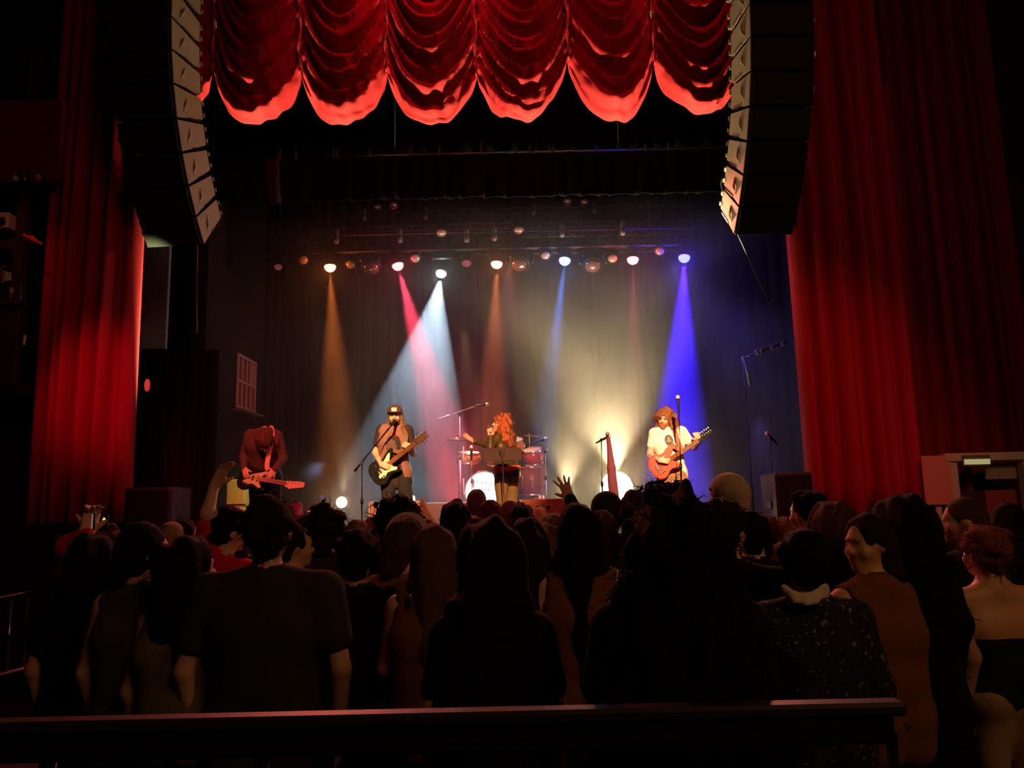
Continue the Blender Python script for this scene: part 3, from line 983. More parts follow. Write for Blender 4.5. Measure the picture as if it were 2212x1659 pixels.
# fixture in the guitarist side wing
wl = P(1640, 765, 11.2)
wr = thing('side_light_bar', 'grey slanting side light bar in the dark wing past the guitarist', 'lamp', wl)
a, b = P(1632, 762, 10.6), P(1698, 740, 10.6)
Dx = (b - a).normalized()
MB().box((a + b) / 2, ((b - a).length, .12, .07), Dx, (0, 1, 0), Vector((0, 1, 0)).cross(Dx) * -1, .01).build('bar', mat('wing_grey', (.22, .26, .28), .5, .3), wr)
for t in (.15, .5, .85):
    MB().lathe(a.lerp(b, t) + Vector((0, -.06, -.01)), (0, -1, 0), [(.03, 0), (.03, .02), (.01, .03)], 10).build('lens', mat('wing_lens', (.4, .5, .5), .2, .5), wr, True)
MB().tube([P(1604, 770, 10.6), P(1622, 832, 10.6)], .03, 8).build('stand', mat('wing_grey', (.3, .34, .36), .5, .5), wr, True)
MB().tube([a, P(1606, 775, 10.6)], .02, 6).build('arm', mat('wing_grey', (.3, .34, .36), .5, .5), wr, True)
MB().tube([P(1604, 770, 10.6), (P(1604, 770, 10.6).x, 10.6, STAGE_Z)], .018, 6).build('pole', BLACKM, wr, True)
spot('wing_blue_fill', P(1450, 560, 11.5), P(1620, 850, 10.8), (.18, .14, 1), 160, 70, 1, .1)  # wide spot added in place of blue scatter on the wing wall

# ================================================================ people
def skinm(n, c):
    return mat('skin_' + n, c, .5, bump=.05, scale=80, spec=.35)
SKIN = skinm('light', (.62, .36, .26))
SKIN2 = skinm('tan', (.45, .25, .17))
def hairm(n, c, rough=.5):
    return mat('hair_' + n, c, .75, bump=1.0, scale=90, stretch=(6, 6, .35), var=.5, spec=.12)
H_BLACK = hairm('black', (.012, .009, .008))
H_DARK = hairm('dark_brown', (.03, .018, .012))
H_BROWN = hairm('brown', (.10, .05, .03))
H_LBROWN = hairm('light_brown', (.22, .13, .07))
H_BLOND = hairm('blond', (.45, .28, .14))
H_RED = hairm('red', (.44, .17, .08))
H_GREY = hairm('grey', (.35, .31, .28))
def clothm(n, c, bump=.25):
    return mat('cloth_' + n, c, .9, bump=bump, scale=45, var=.12, spec=.1)

def nv(v):
    v = np.array(v, float)
    return v / (np.linalg.norm(v) + 1e-12)

def head_prims(S, c, fwd, up, s=1.0, face=True):
    c, f, u = np.array(c, float), nv(fwd), np.array(up, float)
    u = nv(u - f * (u @ f))
    r = np.cross(f, u)
    R = [r, f, u]
    def q(x, y, z):
        return c + s * (r * x + f * y + u * z)
    S.ell(q(0, -.005, .022), np.array((.074, .094, .096)) * s, R, .02)
    S.cap(q(0, .045, -.055), .046 * s, q(0, .005, -.04), .058 * s, .03)
    S.cap(q(0, .074, -.092), .021 * s, q(0, .04, -.08), .03 * s, .02)
    if face:
        S.cap(q(-.03, .082, .022), .014 * s, q(.03, .082, .022), .014 * s, .012)
        S.cap(q(-.036, .062, -.028), .026 * s, q(.036, .062, -.028), .026 * s, .02)
        for sx in (-1, 1):
            S.ell(q(sx * .031, .098, .002), np.array((.014, .012, .010)) * s, R, .012, True)
        S.cap(q(0, .092, .006), .008 * s, q(0, .112, -.026), .012 * s, .01)
        S.cap(q(-.010, .100, -.030), .008 * s, q(.010, .100, -.030), .008 * s, .008)
        S.cap(q(-.017, .090, -.056), .0075 * s, q(.017, .090, -.056), .0075 * s, .008)
        S.cap(q(-.015, .087, -.068), .008 * s, q(.015, .087, -.068), .008 * s, .008)
    for sx in (-1, 1):
        S.ell(q(sx * .078, -.008, -.008), np.array((.010, .022, .033)) * s, R, .008)
    return q, r, f, u

def hand_prims(S, wrist, d, n, side, curl=.25, spread=.12, s=1.0, thumb=.6, k=.006):
    """wrist, d finger direction, n palm normal (the way the palm faces), side +1 when the thumb is at d x n"""
    w_, d, n = np.array(wrist, float), nv(d), np.array(n, float)
    n = nv(n - d * (n @ d))
    t = np.cross(d, n) * side
    for a in (-.026, -.009, .009, .026):
        S.cap(w_ + t * a * .7 * s, .017 * s, w_ + (d * .085 + t * a) * s, .0125 * s, .012)
    L = [(.028, .074, .010), (.0095, .082, .0103), (-.0095, .076, .010), (-.028, .060, .009)]
    for i, (a, l, rr) in enumerate(L):
        p = w_ + (d * .088 + t * a) * s
        dd = nv(d + t * a / .028 * spread)
        ang = 0
        for seg, fr in enumerate((.42, .32, .26)):
            ang += curl * (1.0 + .15 * i) * (.8 if seg == 0 else 1.1)
            dirn = dd * math.cos(ang) + n * math.sin(ang)
            p2 = p + dirn * l * fr * s
            S.cap(p, rr * (1 - .1 * seg) * s, p2, rr * (1 - .1 * (seg + 1)) * s, k)
            p = p2
    b = w_ + (d * .022 + t * .026) * s
    d1 = nv(d * .75 + t * thumb + n * .25)
    p1 = b + d1 * .040 * s
    d2 = nv(d1 + n * curl * .8 + d * .2)
    p2 = p1 + d2 * .032 * s
    S.cap(b, .015 * s, p1, .012 * s, .01)
    S.cap(p1, .012 * s, p2, .009 * s, k)

def torso_prims(S, J, b=1.0, g=0.0, k=.05, hips=True):
    nk, ch, wa, pe = [np.array(J[x], float) for x in ('neck', 'chest', 'waist', 'pelvis')]
    sl, sr = np.array(J['sL'], float), np.array(J['sR'], float)
    r = nv(sr - sl)
    rh = nv(np.array(J['hR'], float) - np.array(J['hL'], float))
    rw = nv(r + rh)
    for s in (-1, 1):
        c1 = ch + r * s * .078 * b
        w1 = wa + rw * s * .055 * b
        p1 = pe + rh * s * .075 * b
        S.cap(c1, .098 * b + g, w1, .086 * b + g, k)
        S.cap(w1, .086 * b + g, p1, .098 * b + g, k)
        S.cap(nk, .048 + g, (sl if s < 0 else sr) - r * s * .01, .050 * b + g, k)
        S.cap(nk - (nk - ch) * .4 + r * s * .05, .06 * b + g, c1, .09 * b + g, k)
    S.cap(ch, .10 * b + g, wa, .085 * b + g, k)

def person(name, label, J, h=.016, b=1.0, skin=SKIN, top=None, sleeve='short', trousers=None, shoes=None, hand=None, base=None,
           face=True, eyes=False, hair=None, collar=None, top_len=.10, arms_r=1.0, group=None, trouser_flare=0.0, top_noise=.0028, bare_neck=False, skirt=None, hs=1.0, seed=1):
    base = base if base is not None else (J['pelvis'][0], J['pelvis'][1], min(J['aL'][2], J['aR'][2]) - .08)
    root = thing(name, label, 'person', base, group)
    A = {k: np.array(v, float) for k, v in J.items() if k not in ('fwd', 'up', 'hdL', 'hdR')}
    S = SDF(h)
    q, r, f, u = head_prims(S, A['head'], J['fwd'], J['up'], hs, face)
    S.cap(q(0, -.022, -.06), .050, A['neck'], .056, .03)
    torso_prims(S, J, b)
    for s in 'LR':
        S.cap(A['s' + s], .052 * b * arms_r, A['e' + s], .038 * arms_r, .03)
        S.cap(A['e' + s], .039 * arms_r, A['w' + s], .026 * arms_r, .02)
        S.cap(A['h' + s], .088 * b, A['k' + s], .056, .04)
        S.cap(A['k' + s], .056, A['a' + s], .036, .03)
        S.cap(A['k' + s] * .7 + A['a' + s] * .3 - nv(J['ffwd']) * .015, .05, A['k' + s] * .35 + A['a' + s] * .65, .038, .03)
        ft = nv(J['ffwd'])
        S.cap(A['a' + s] - np.array((0, 0, .045)) - ft * .02, .032, A['a' + s] + ft * .15 - np.array((0, 0, .055)), .025, .02)
        hd = J.get('hd' + s) or {}
        hd = dict(hd)
        d = hd.pop('d', A['w' + s] - A['e' + s])
        n = hd.pop('n', (1 if s == 'L' else -1) * np.cross(nv(J['ffwd']), (0, 0, 1)))
        sd = hd.pop('side', 1)
        hand_prims(S, A['w' + s], d, n, sd, k=min(.006, h), s=.98, **hd)
    V, Q = S.mesh()
    body = raw_mesh('body', V, Q, skin, root)
    G = {'root': root, 'q': q, 'r': r, 'f': f, 'u': u, 'body': body}
    if top is not None:
        T = SDF(h)
        torso_prims(T, J, b, .018)
        # hem below the waist
        pe = A['pelvis']
        rh = nv(A['hR'] - A['hL'])
        dn = nv(A['pelvis'] - A['waist'])
        for s in (-1, 1):
            T.cap(pe + rh * s * .075 * b, .112 * b, pe + rh * s * .078 * b + dn * top_len, .112 * b, .03)
        for s in 'LR':
            if sleeve == 'short':
                m = A['s' + s] + (A['e' + s] - A['s' + s]) * .58
                T.cap(A['s' + s], .068 * b, m, .060 * b, .03)
            elif sleeve == 'long':
                T.cap(A['s' + s], .064 * b, A['e' + s], .052, .03)
                T.cap(A['e' + s], .052, A['w' + s] - (A['w' + s] - A['e' + s]) * .04, .037, .02)
            elif sleeve == 'tank':
                pass
        if sleeve == 'tank':
            for s in 'LR':
                T.cap(A['s' + s] + (A['s' + s] - A['neck']) * .10, .062 * b, A['e' + s], .05, .012, True)
        # neckline
        T.cap(q(0, -.022, -.06), .040, A['neck'] + (A['neck'] - A['chest']) * .12, .060, .0, True)
        V, Q = T.mesh(wobble(top_noise, 16, seed, (1, 1, .5)))
        G['top'] = raw_mesh('shirt', V, Q, top, root)
    if trousers is not None:
        T = SDF(h)
        rh = nv(A['hR'] - A['hL'])
        wv = A['pelvis'] + (A['waist'] - A['pelvis']) * .35
        for s in (-1, 1):
            T.cap(wv + rh * s * .065 * b, .098 * b, A['pelvis'] + rh * s * .078 * b, .108 * b, .03)
        for s in 'LR':
            T.cap(A['h' + s], .100 * b, A['k' + s], .070 + trouser_flare * .5, .04)
            T.cap(A['k' + s], .070 + trouser_flare * .5, A['a' + s] + np.array((0, 0, -.02)), .056 + trouser_flare, .03)
        V, Q = T.mesh(wobble(.005, 26, seed + 3, (1, 1, .8)))
        G['trousers'] = raw_mesh('trousers', V, Q, trousers, root)
    if skirt is not None:
        T = SDF(h)
        T.cap(A['waist'], .11 * b, A['pelvis'], .15 * b, .03).cap(A['pelvis'], .15 * b, A['pelvis'] - np.array((0, 0, .38)), .23 * b, .03)
        V, Q = T.mesh(wobble(.012, 30, seed + 4, (1, 1, .1)))
        raw_mesh('skirt', V, Q, skirt, root)
    if shoes is not None:
        ft = nv(J['ffwd'])
        for s in 'LR':
            T = SDF(max(h, .012))
            T.cap(A['a' + s] - np.array((0, 0, .04)) - ft * .03, .042, A['a' + s] + ft * .165 - np.array((0, 0, .052)), .034, .02)
            T.cap(A['a' + s] - np.array((0, 0, .01)), .046, A['a' + s] - np.array((0, 0, .04)), .044, .02)
            T.half(A['a' + s] - np.array((0, 0, .078)), (0, 0, -1))
            V, Q = T.mesh()
            raw_mesh('shoe', V, Q, shoes, root)
    if eyes:
        EY = mat('eye_dark', (.05, .03, .025), .25, spec=.7)
        for sx in (-1, 1):
            MB().ball(q(sx * .031, .086, .002), .0115, 10).build('eye', EY, root, True)
            T = SDF(.005)
            T.cap(q(sx * .018, .096, .024), .005, q(sx * .046, .086, .026), .004, .005)
            V, Q = T.mesh()
            raw_mesh('eyebrow', V, Q, H_BROWN, root)
        T = SDF(.004)
        T.cap(q(-.018, .097, -.062), .0045, q(.018, .097, -.062), .0045, .004)
        V, Q = T.mesh()
        raw_mesh('mouth', V, Q, mat('lips', (.35, .10, .08), .4), root)
    return G

def strands(V, Q, count, seed, length, tips=.0019, curl=.6):
    """fly away hairs grown from the surface of a hair mesh: thin three sided strands appended to it"""
    rs = np.random.RandomState(seed)
    qi = rs.randint(0, len(Q), count)
    c = V[Q[qi]].mean(1)
    nrm = np.cross(V[Q[qi][:, 2]] - V[Q[qi][:, 0]], V[Q[qi][:, 3]] - V[Q[qi][:, 1]])
    nrm /= np.linalg.norm(nrm, axis=1)[:, None] + 1e-9
    segs = 4
    verts, quads = [], []
    base = len(V)
    d = nrm + rs.normal(size=nrm.shape) * .35
    d[:, 2] -= .15
    p = c - nrm * .01
    L = length * rs.uniform(.3, 1.2, count) / segs
    ring = []
    for sgi in range(segs + 1):
        rr = tips * (1.4 - sgi / segs)
        side = np.cross(d, rs.normal(size=3)[None, :])
        side /= np.linalg.norm(side, axis=1)[:, None] + 1e-9
        up = np.cross(side, d)
        up /= np.linalg.norm(up, axis=1)[:, None] + 1e-9
        tri = np.stack([p + side * rr, p - side * rr * .5 + up * rr, p - side * rr * .5 - up * rr], 1)
        ring.append(tri)
        d = d / np.linalg.norm(d, axis=1)[:, None] + rs.normal(size=d.shape) * curl * .5
        d[:, 2] -= .25
        d /= np.linalg.norm(d, axis=1)[:, None]
        p = p + d * L[:, None]
    R = np.stack(ring, 1)                 # count, segs+1, 3, 3
    allv = R.reshape(-1, 3)
    idx = base + np.arange(count * (segs + 1) * 3).reshape(count, segs + 1, 3)
    for k in range(3):
        a, b_ = idx[:, :-1, k], idx[:, :-1, (k + 1) % 3]
        c_, d_ = idx[:, 1:, (k + 1) % 3], idx[:, 1:, k]
        quads.append(np.stack([a, b_, c_, d_], -1).reshape(-1, 4))
    return np.concatenate([V, allv]), np.concatenate([Q] + quads)

def hair(G, style, m, h=.012, L=.35, W=1.0, seed=1, vol=1.0, fuzz=0, back=None, name='hair'):
    q, r, f, u = G['q'], G['r'], G['f'], G['u']
    S = SDF(h)
    R = [r, f, u]
    nz = wobble(.004, 70, seed, (1, 1, .2))
    dn = np.array((0, 0, -1.0)) if back is None else nv(back)
    v = vol
    S.ell(q(0, -.018, .034), np.array((.086, .100, .098)) * v, R, .02)
    if style == 'short':
        S.cap(q(0, -.055, -.02), .068 * v, q(0, -.05, -.055), .052, .03)
        S.cap(q(-.05, .01, .06), .038, q(.05, .01, .06), .038, .02)
        nz = wobble(.009, 75, seed, n=9)
    elif style == 'crop':
        S.p = []
        S.ell(q(0, -.016, .030), (.080, .094, .096), R, .02)
        S.cap(q(0, -.052, -.01), .062, q(0, -.05, -.045), .048, .03)
        nz = wobble(.002, 90, seed)
    elif style == 'flat':
        S.cap(q(-.045, .0, .085), .045, q(.045, .0, .085), .045, .02)
        S.cap(q(-.04, -.05, .08), .045, q(.04, -.05, .08), .045, .02)
        S.cap(q(0, -.055, -.0), .060, q(0, -.05, -.035), .048, .03)
        nz = wobble(.006, 80, seed)
    elif style == 'long':
        S.cap(q(0, -.05, .0), .085 * v, q(0, -.06, -.10), .075 * v, .04)
        for sx in (-1, 1):
            a = q(sx * .062, -.025, -.02)
            e = q(sx * .075, -.045, -.13)
            S.cap(a, .035 * v, e, .045 * v, .03)
            e2 = e + dn * L * .55 + r * sx * .015 * W
            S.cap(e, .047 * v, e2, .055 * W, .03)
            S.cap(e2, .055 * W, e2 + dn * L * .45 - r * sx * .01, .035 * W, .03)
        m0 = q(0, -.07, -.12)
        m1 = m0 + dn * L * .6 - f * .015
        S.cap(m0, .07 * v, m1, .065 * W, .04)
        S.cap(m1, .065 * W, m1 + dn * L * .5, .035 * W, .04)
        nz = wobble(.010, 80, seed, (1, 1, .10), n=10)
    elif style == 'bob':
        S.cap(q(0, -.04, -.01), .088 * v, q(0, -.05, -.085), .080 * v, .04)
        for sx in (-1, 1):
            S.cap(q(sx * .06, .0, -.01), .040, q(sx * .062, -.005, -.09), .040, .03)
        nz = wobble(.004, 75, seed, (1, 1, .15))
    elif style == 'curly':
        S.ell(q(0, -.025, .03), np.array((.112, .115, .112)) * v, R, .02)
        S.cap(q(0, -.06, -.02), .085 * v, q(0, -.06, -.09), .070 * v, .03)
        nz = wobble(.022, 85, seed, n=10)
    elif style == 'bigcurly':
        S.ell(q(0, -.03, .02), np.array((.12, .12, .12)) * v, R, .02)
        for sx in (-1, 1):
            e = q(sx * .085, -.04, -.12)
            S.cap(q(sx * .06, -.03, .0), .06 * v, e, .07 * v, .04)
            e2 = e + dn * L * .6 + r * sx * .03 * W
            S.cap(e, .07 * v, e2, .075 * W, .04)
            S.cap(e2, .075 * W, e2 + dn * L * .4, .05 * W, .04)
        m0 = q(0, -.07, -.12)
        S.cap(m0, .09 * v, m0 + dn * L * .6, .09 * W, .05)
        S.cap(m0 + dn * L * .6, .09 * W, m0 + dn * L, .05 * W, .05)
        nz = wobble(.022, 62, seed, (1, 1, .6), n=12)
    elif style == 'bun':
        S.cap(q(0, -.05, .0), .072, q(0, -.05, -.04), .055, .03)
        for i in range(7):
            a = i * .9
            S.ell(q(.05 * math.cos(a), -.07 - .02 * math.sin(a * 2), .045 + .05 * math.sin(a)), (.034, .034, .034), None, .01)
        nz = wobble(.008, 90, seed, n=8)
    elif style == 'updo':
        S.cap(q(0, -.05, .0), .072, q(0, -.05, -.04), .055, .03)
        S.ell(q(0, -.09, .09), (.05, .05, .045), None, .02)
        nz = wobble(.005, 80, seed)
    elif style == 'pony':
        S.cap(q(0, -.05, .0), .080, q(0, -.055, -.05), .060, .03)
        S.cap(q(0, -.105, .03), .032, q(0, -.15, -.02), .042, .02)
        S.cap(q(0, -.15, -.02), .042, q(0, -.14, -.02) + dn * L, .022, .02)
        nz = wobble(.004, 80, seed, (1, 1, .2))
    elif style == 'side':
        S.cap(q(0, -.05, -.02), .080 * v, q(-.03, -.06, -.12), .065 * v, .04)
        S.cap(q(-.03, -.06, -.12), .065 * v, q(-.06, -.03, -.12) + dn * L, .035 * W, .03)
        nz = wobble(.005, 70, seed, (1, 1, .15))
    # keep the face free
    S.ell(q(0, .085, -.045), (.062, .062, .092), R, .012, True)
    V, Q = S.mesh(nz)
    if fuzz:
        V, Q = strands(V, Q, fuzz, seed, .075 if style in ('curly', 'bigcurly', 'bun') else .04)
    o = raw_mesh(name, V, Q, m, G['root'])
    G['hair'] = o
    return o

def standing(px, py, d, yaw=0.0, hyaw=None, hpitch=0.0, b=1.0, sw=.175, arms='down', lean=0.0, top_pad=.125, z0=0.0, head_dx=0.0):
    """joints of a standing figure whose crown is at photo pixel px, py and depth d; yaw 0 faces the stage"""
    T = P(px, py, d)
    H = (T.z - z0)
    s = H / (1.63 + top_pad)
    hyaw = yaw if hyaw is None else hyaw
    cy, sy = math.cos(yaw), math.sin(yaw)
    def W(x, y, z):
        x, y, z = x * s, y * s, z * s
        k = z / 1.5
        return (T.x + x * cy - y * sy - lean * (1.6 * s - z) * .3, T.y + x * sy + y * cy, z0 + z)
    J = {'head': W(0, .015, 1.63), 'neck': W(0, -.015, 1.455), 'chest': W(0, 0, 1.28), 'waist': W(0, .0, 1.09), 'pelvis': W(0, 0, .95),
         'sL': W(-sw * b, -.01, 1.405), 'sR': W(sw * b, -.01, 1.405), 'hL': W(-.085, 0, .91), 'hR': W(.085, 0, .91),
         'kL': W(-.10, .015, .50), 'kR': W(.10, .015, .50), 'aL': W(-.11, -.02, .085), 'aR': W(.11, -.02, .085)}
    e = .07
    J['eL'], J['eR'] = W(-(sw * b + e), -.03, 1.13), W(sw * b + e, -.03, 1.13)
    J['wL'], J['wR'] = W(-(sw * b + .05), .04, .875), W(sw * b + .05, .04, .875)
    if arms in ('front', 'phone', 'fold'):
        J['eL'], J['eR'] = W(-(sw * b + .06), .02, 1.14), W(sw * b + .06, .02, 1.14)
        J['wL'], J['wR'] = W(-.08, .27, 1.12), W(.08, .27, 1.16)
    if arms == 'rightup':
        J['eR'], J['wR'] = W(sw * b + .05, .10, 1.62), W(sw * b + .02, .12, 1.86)
        J['hdR'] = dict(d=(0.1, 0, 1), n=(0, -1, 0), side=-1, curl=.12, spread=.45)
    if arms == 'leftup':
        J['eL'], J['wL'] = W(-(sw * b + .02), .06, 1.66), W(-(sw * b - .05), .08, 1.92)
    if arms == 'shoot':
        J['eL'], J['eR'] = W(-(sw * b + .02), .20, 1.30), W(sw * b + .05, .22, 1.34)
        J['wL'], J['wR'] = W(-.08, .38, 1.48), W(.08, .38, 1.52)
        J['hdL'] = dict(d=(0, .3, 1), curl=.5)
        J['hdR'] = dict(d=(0, .3, 1), curl=.5)
    hc, hsn = math.cos(hyaw), math.sin(hyaw)
    J['fwd'] = (-hsn * math.cos(hpitch), hc * math.cos(hpitch), math.sin(hpitch))
    J['up'] = (0, 0, 1)
    J['ffwd'] = (-sy, cy, 0)
    J['_s'] = s
    return {k: v for k, v in J.items() if k != '_s'}, s

# ================================================================ instruments
STRAT = spline([(-.20, .0), (-.187, .09), (-.13, .152), (-.05, .150), (.0, .122), (.05, .115), (.11, .14), (.19, .158), (.222, .138), (.205, .105), (.14, .062), (.105, .032),
                (.105, -.030), (.125, -.065), (.168, -.105), (.165, -.135), (.11, -.142), (.05, -.118), (0, -.122), (-.07, -.160), (-.15, -.150), (-.193, -.085)], 4, True)
def guitar(name, label, O, nd, n, body_m, plate_m, neck_m, head_m, L=.44, bass=False, strings=6, plate=True, sc=1.0, cat='guitar', inline=True, pickups=3, spin=1):
    O = Vector(O)
    U = Vector(nd).normalized()
    N = Vector(n)
    N = (N - U * N.dot(U)).normalized()
    Vv = N.cross(U) * spin
    root = thing(name, label, cat, O)
    def W(u, v, w_=0):
        return O + U * u * sc + Vv * v * sc + N * w_ * sc
    S_ = lambda pts: [(a * sc, b * sc) for a, b in pts]
    mb = MB().prism(S_(STRAT), O, U, Vv, N, .045 * sc)
    bo = mb.build('guitar_body', body_m, root)
    if plate:
        pg = spline([(-.10, -.02), (-.11, -.075), (-.05, -.10), (.0, -.075), (.05, -.085), (.12, -.115), (.14, -.09), (.10, -.045), (.115, .04), (.14, .07), (.165, .11), (.13, .11), (.08, .085), (.03, .07), (-.02, .05), (-.06, .02)], 3, True)
        MB().prism(S_(pg), O + N * (.026 * sc), U, Vv, N, .005 * sc).build('pickguard', plate_m, root)
    MB().box(W(.09 + L / 2, 0, .022), (L * sc, .054 * sc, .026 * sc), U, Vv, N, .005).build('neck', neck_m, root)
    MB().box(W(.075 + L / 2, 0, .038), ((L + .03) * sc, .052 * sc, .007 * sc), U, Vv, N).build('fretboard', neck_m if bass else mat('rosewood', (.20, .07, .03), .7, spec=.1), root)
    for i in range(12):
        t = 1 - 2 ** (-(i + 1) / 12)
        MB().box(W(.09 + L - t * L * 1.32, 0, .043), (.003 * sc, .050 * sc, .003 * sc), U, Vv, N).build('fret', CHROME, root)
    hx = .09 + L
    if inline:
        hs_ = [(hx - .01, -.026), (hx + .02, -.034), (hx + .05, -.05), (hx + .075, -.04), (hx + .19, -.012), (hx + .21, .01), (hx + .20, .042), (hx + .16, .046), (hx + .04, .034), (hx - .01, .026)]
    else:
        hs_ = [(hx - .01, -.026), (hx + .03, -.042), (hx + .15, -.046), (hx + .19, -.03), (hx + .17, 0), (hx + .19, .03), (hx + .15, .046), (hx + .03, .042), (hx - .01, .026)]
    if bass:
        hs_ = [(hx + (a - hx) * 1.15, b * 1.25) for a, b in hs_]
    MB().prism(S_(spline(hs_, 3, True)), W(0, 0, .018), U, Vv, N, .018 * sc).build('headstock', head_m, root)
    for i in range(strings):
        if inline:
            u, v, vd = hx + .035 + i * (.03 if strings == 6 else .045), .034 + .004 * (i % 2), 1
        else:
            u, v, vd = hx + .045 + (i % 3) * .045, (.04 if i < strings // 2 else -.04), (1 if i < strings // 2 else -1)
        pegm = MB()
        pegm.tube([W(u, v - .012 * vd, .03), W(u, v - .012 * vd, .045)], .005 * sc, 8)
        pegm.tube([W(u, v, .018), W(u, v + .026 * vd, .018)], .004 * sc, 6)
        pegm.box(W(u, v + .034 * vd, .018), (.014 * sc, .020 * sc, .008 * sc), U, Vv, N, .002)
        pegm.build('tuning_peg', CHROME, root)
        y = (i - (strings - 1) / 2) * .0085
        MB().tube([W(-.105, y, .040), W(hx + .03, y * .8, .046)], .0012, 4).build('string', STEEL, root)
    for i in range(pickups):
        MB().box(W(.065 - i * .062, 0, .031), (.020 * sc, .072 * sc, .012 * sc), U, Vv, N, .003).build('pickup', mat('pickup_dark', (.02, .02, .02), .4) if plate else CHROME, root)
    MB().box(W(-.105, 0, .031), (.045 * sc, .075 * sc, .014 * sc), U, Vv, N, .003).build('bridge', CHROME, root)
    for i in range(3):
        MB().lathe(W(-.11 + .03 * i, -.085 - .012 * i * 0, .024), N, [(.012 * sc, 0), (.012 * sc, .012 * sc), (.009 * sc, .018 * sc)], 12).build('knob', CHROME, root, True)
    MB().lathe(W(-.198, 0, 0), -U, [(.006, 0), (.004, .01), (.009, .016)], 8).build('strap_button', CHROME, root, True)
    return root, W

def ribbon(name, pts, m, parent, wd=.05, th=.004, nrm=(0, -1, 0)):
    pts = [Vector(p) for p in spline([tuple(p) for p in pts], 6)]
    vs, fs = [], []
    n = Vector(nrm)
    for i, p in enumerate(pts):
        d = (pts[min(i + 1, len(pts) - 1)] - pts[max(i - 1, 0)]).normalized()
        sd = d.cross(n).normalized()
        nn = sd.cross(d).normalized()
        for a, b in ((-1, 0), (1, 0), (1, 1), (-1, 1)):
            vs.append(p + sd * a * wd / 2 + nn * b * th)
    for i in range(len(pts) - 1):
        for k in range(4):
            j = (k + 1) % 4
            fs.append((i * 4 + k, i * 4 + j, i * 4 + 4 + j, i * 4 + 4 + k))
    fs.append((3, 2, 1, 0))
    e = (len(pts) - 1) * 4
    fs.append((e, e + 1, e + 2, e + 3))
    return MB().add(vs, fs).build(name, m, parent)

def conform(name, obj, m, parent, x0, x1, z0, z1, y, nx=8, nz=8, off=.004, shape=None):
    """thin print lying on the front of a garment mesh"""
    me = obj.data
    o = ORG[obj.name]
    vs = [v.co + o for v in me.vertices]
    bvh = BVHTree.FromPolygons(vs, [tuple(p.vertices) for p in me.polygons])
    g = {}
    V, Fq = [], []
    for i in range(nx + 1):
        for k in range(nz + 1):
            x, z = x0 + (x1 - x0) * i / nx, z0 + (z1 - z0) * k / nz
            hit = bvh.ray_cast(Vector((x, y, z)), Vector((0, 1, 0)), 1.0)
            if hit[0] is not None:
                g[i, k] = len(V)
                V.append((hit[0].x, hit[0].y - off, hit[0].z))
    for i in range(nx):
        for k in range(nz):
            if shape and not shape((i + .5) / nx, (k + .5) / nz):
                continue
            c = [(i, k), (i + 1, k), (i + 1, k + 1), (i, k + 1)]
            if all(q in g for q in c):
                Fq.append([g[q] for q in c])
    if Fq:
        return raw_mesh(name, np.array(V), np.array(Fq), m, parent)

def mic(root, tip, d, m=None):
    """microphone body whose head is at tip; d points from head to tail"""
    d = Vector(d).normalized()
    tip = Vector(tip)
    MB().lathe(tip, d, [(.006, -.028), (.020, -.02), (.026, -.004), (.026, .012), (.022, .022)], 14).build('microphone_grille', m or mat('mic_grille', (.30, .28, .28), .4, .8), root, True)
    MB().lathe(tip + d * .022, d, [(.019, 0), (.017, .05), (.012, .15), (.011, .17)], 12).build('microphone_body', BLACKM, root, True)

def mic_stand(name, label, base, top, boom=None, mic_at=None, mic_dir=None, flat=True, mcol=None, mm=None):
    root = thing(name, label, 'stand', base)
    b, t = Vector(base), Vector(top)
    mm = mm or BLACKM
    mid = b.lerp(t, .55)
    MB().lathe(b, (0, 0, 1), [(.15, 0), (.15, .018), (.05, .03), (.02, .05)], 24).build('base', mm, root, True)
    MB().tube([b + Vector((0, 0, .04)), mid], .013, 10).build('lower_tube', mm, root, True)
    MB().tube([mid, t], .009, 10).build('upper_tube', mm, root, True)
    MB().lathe(mid - (t - b).normalized() * .03, t - b, [(.018, 0), (.020, .03), (.018, .06)], 12).build('clutch', BLACKM, root, True)
    e = t
    if boom is not None:
        a, c = Vector(boom[0]), Vector(boom[1])
        MB().tube([a, c], .011, 8).build('boom_arm', mm, root, True)
        MB().tube([a, a.lerp(c, .25)], .017, 8).build('counterweight', mm, root, True)
        MB().lathe(t - Vector((0, .02, 0)), (0, 1, 0), [(.022, 0), (.022, .04)], 12).build('boom_clutch', BLACKM, root, True)
        e = c
    if mic_at is not None:
        dd = Vector(mic_dir)
        mic(root, mic_at, dd, mcol)
        MB().tube([e, Vector(mic_at) + dd.normalized() * .10], .012, 8).build('clip', BLACKM, root, True)
    return root

# ================================================================ the band
def V3(px, py, d):
    return np.array(P(px, py, d))

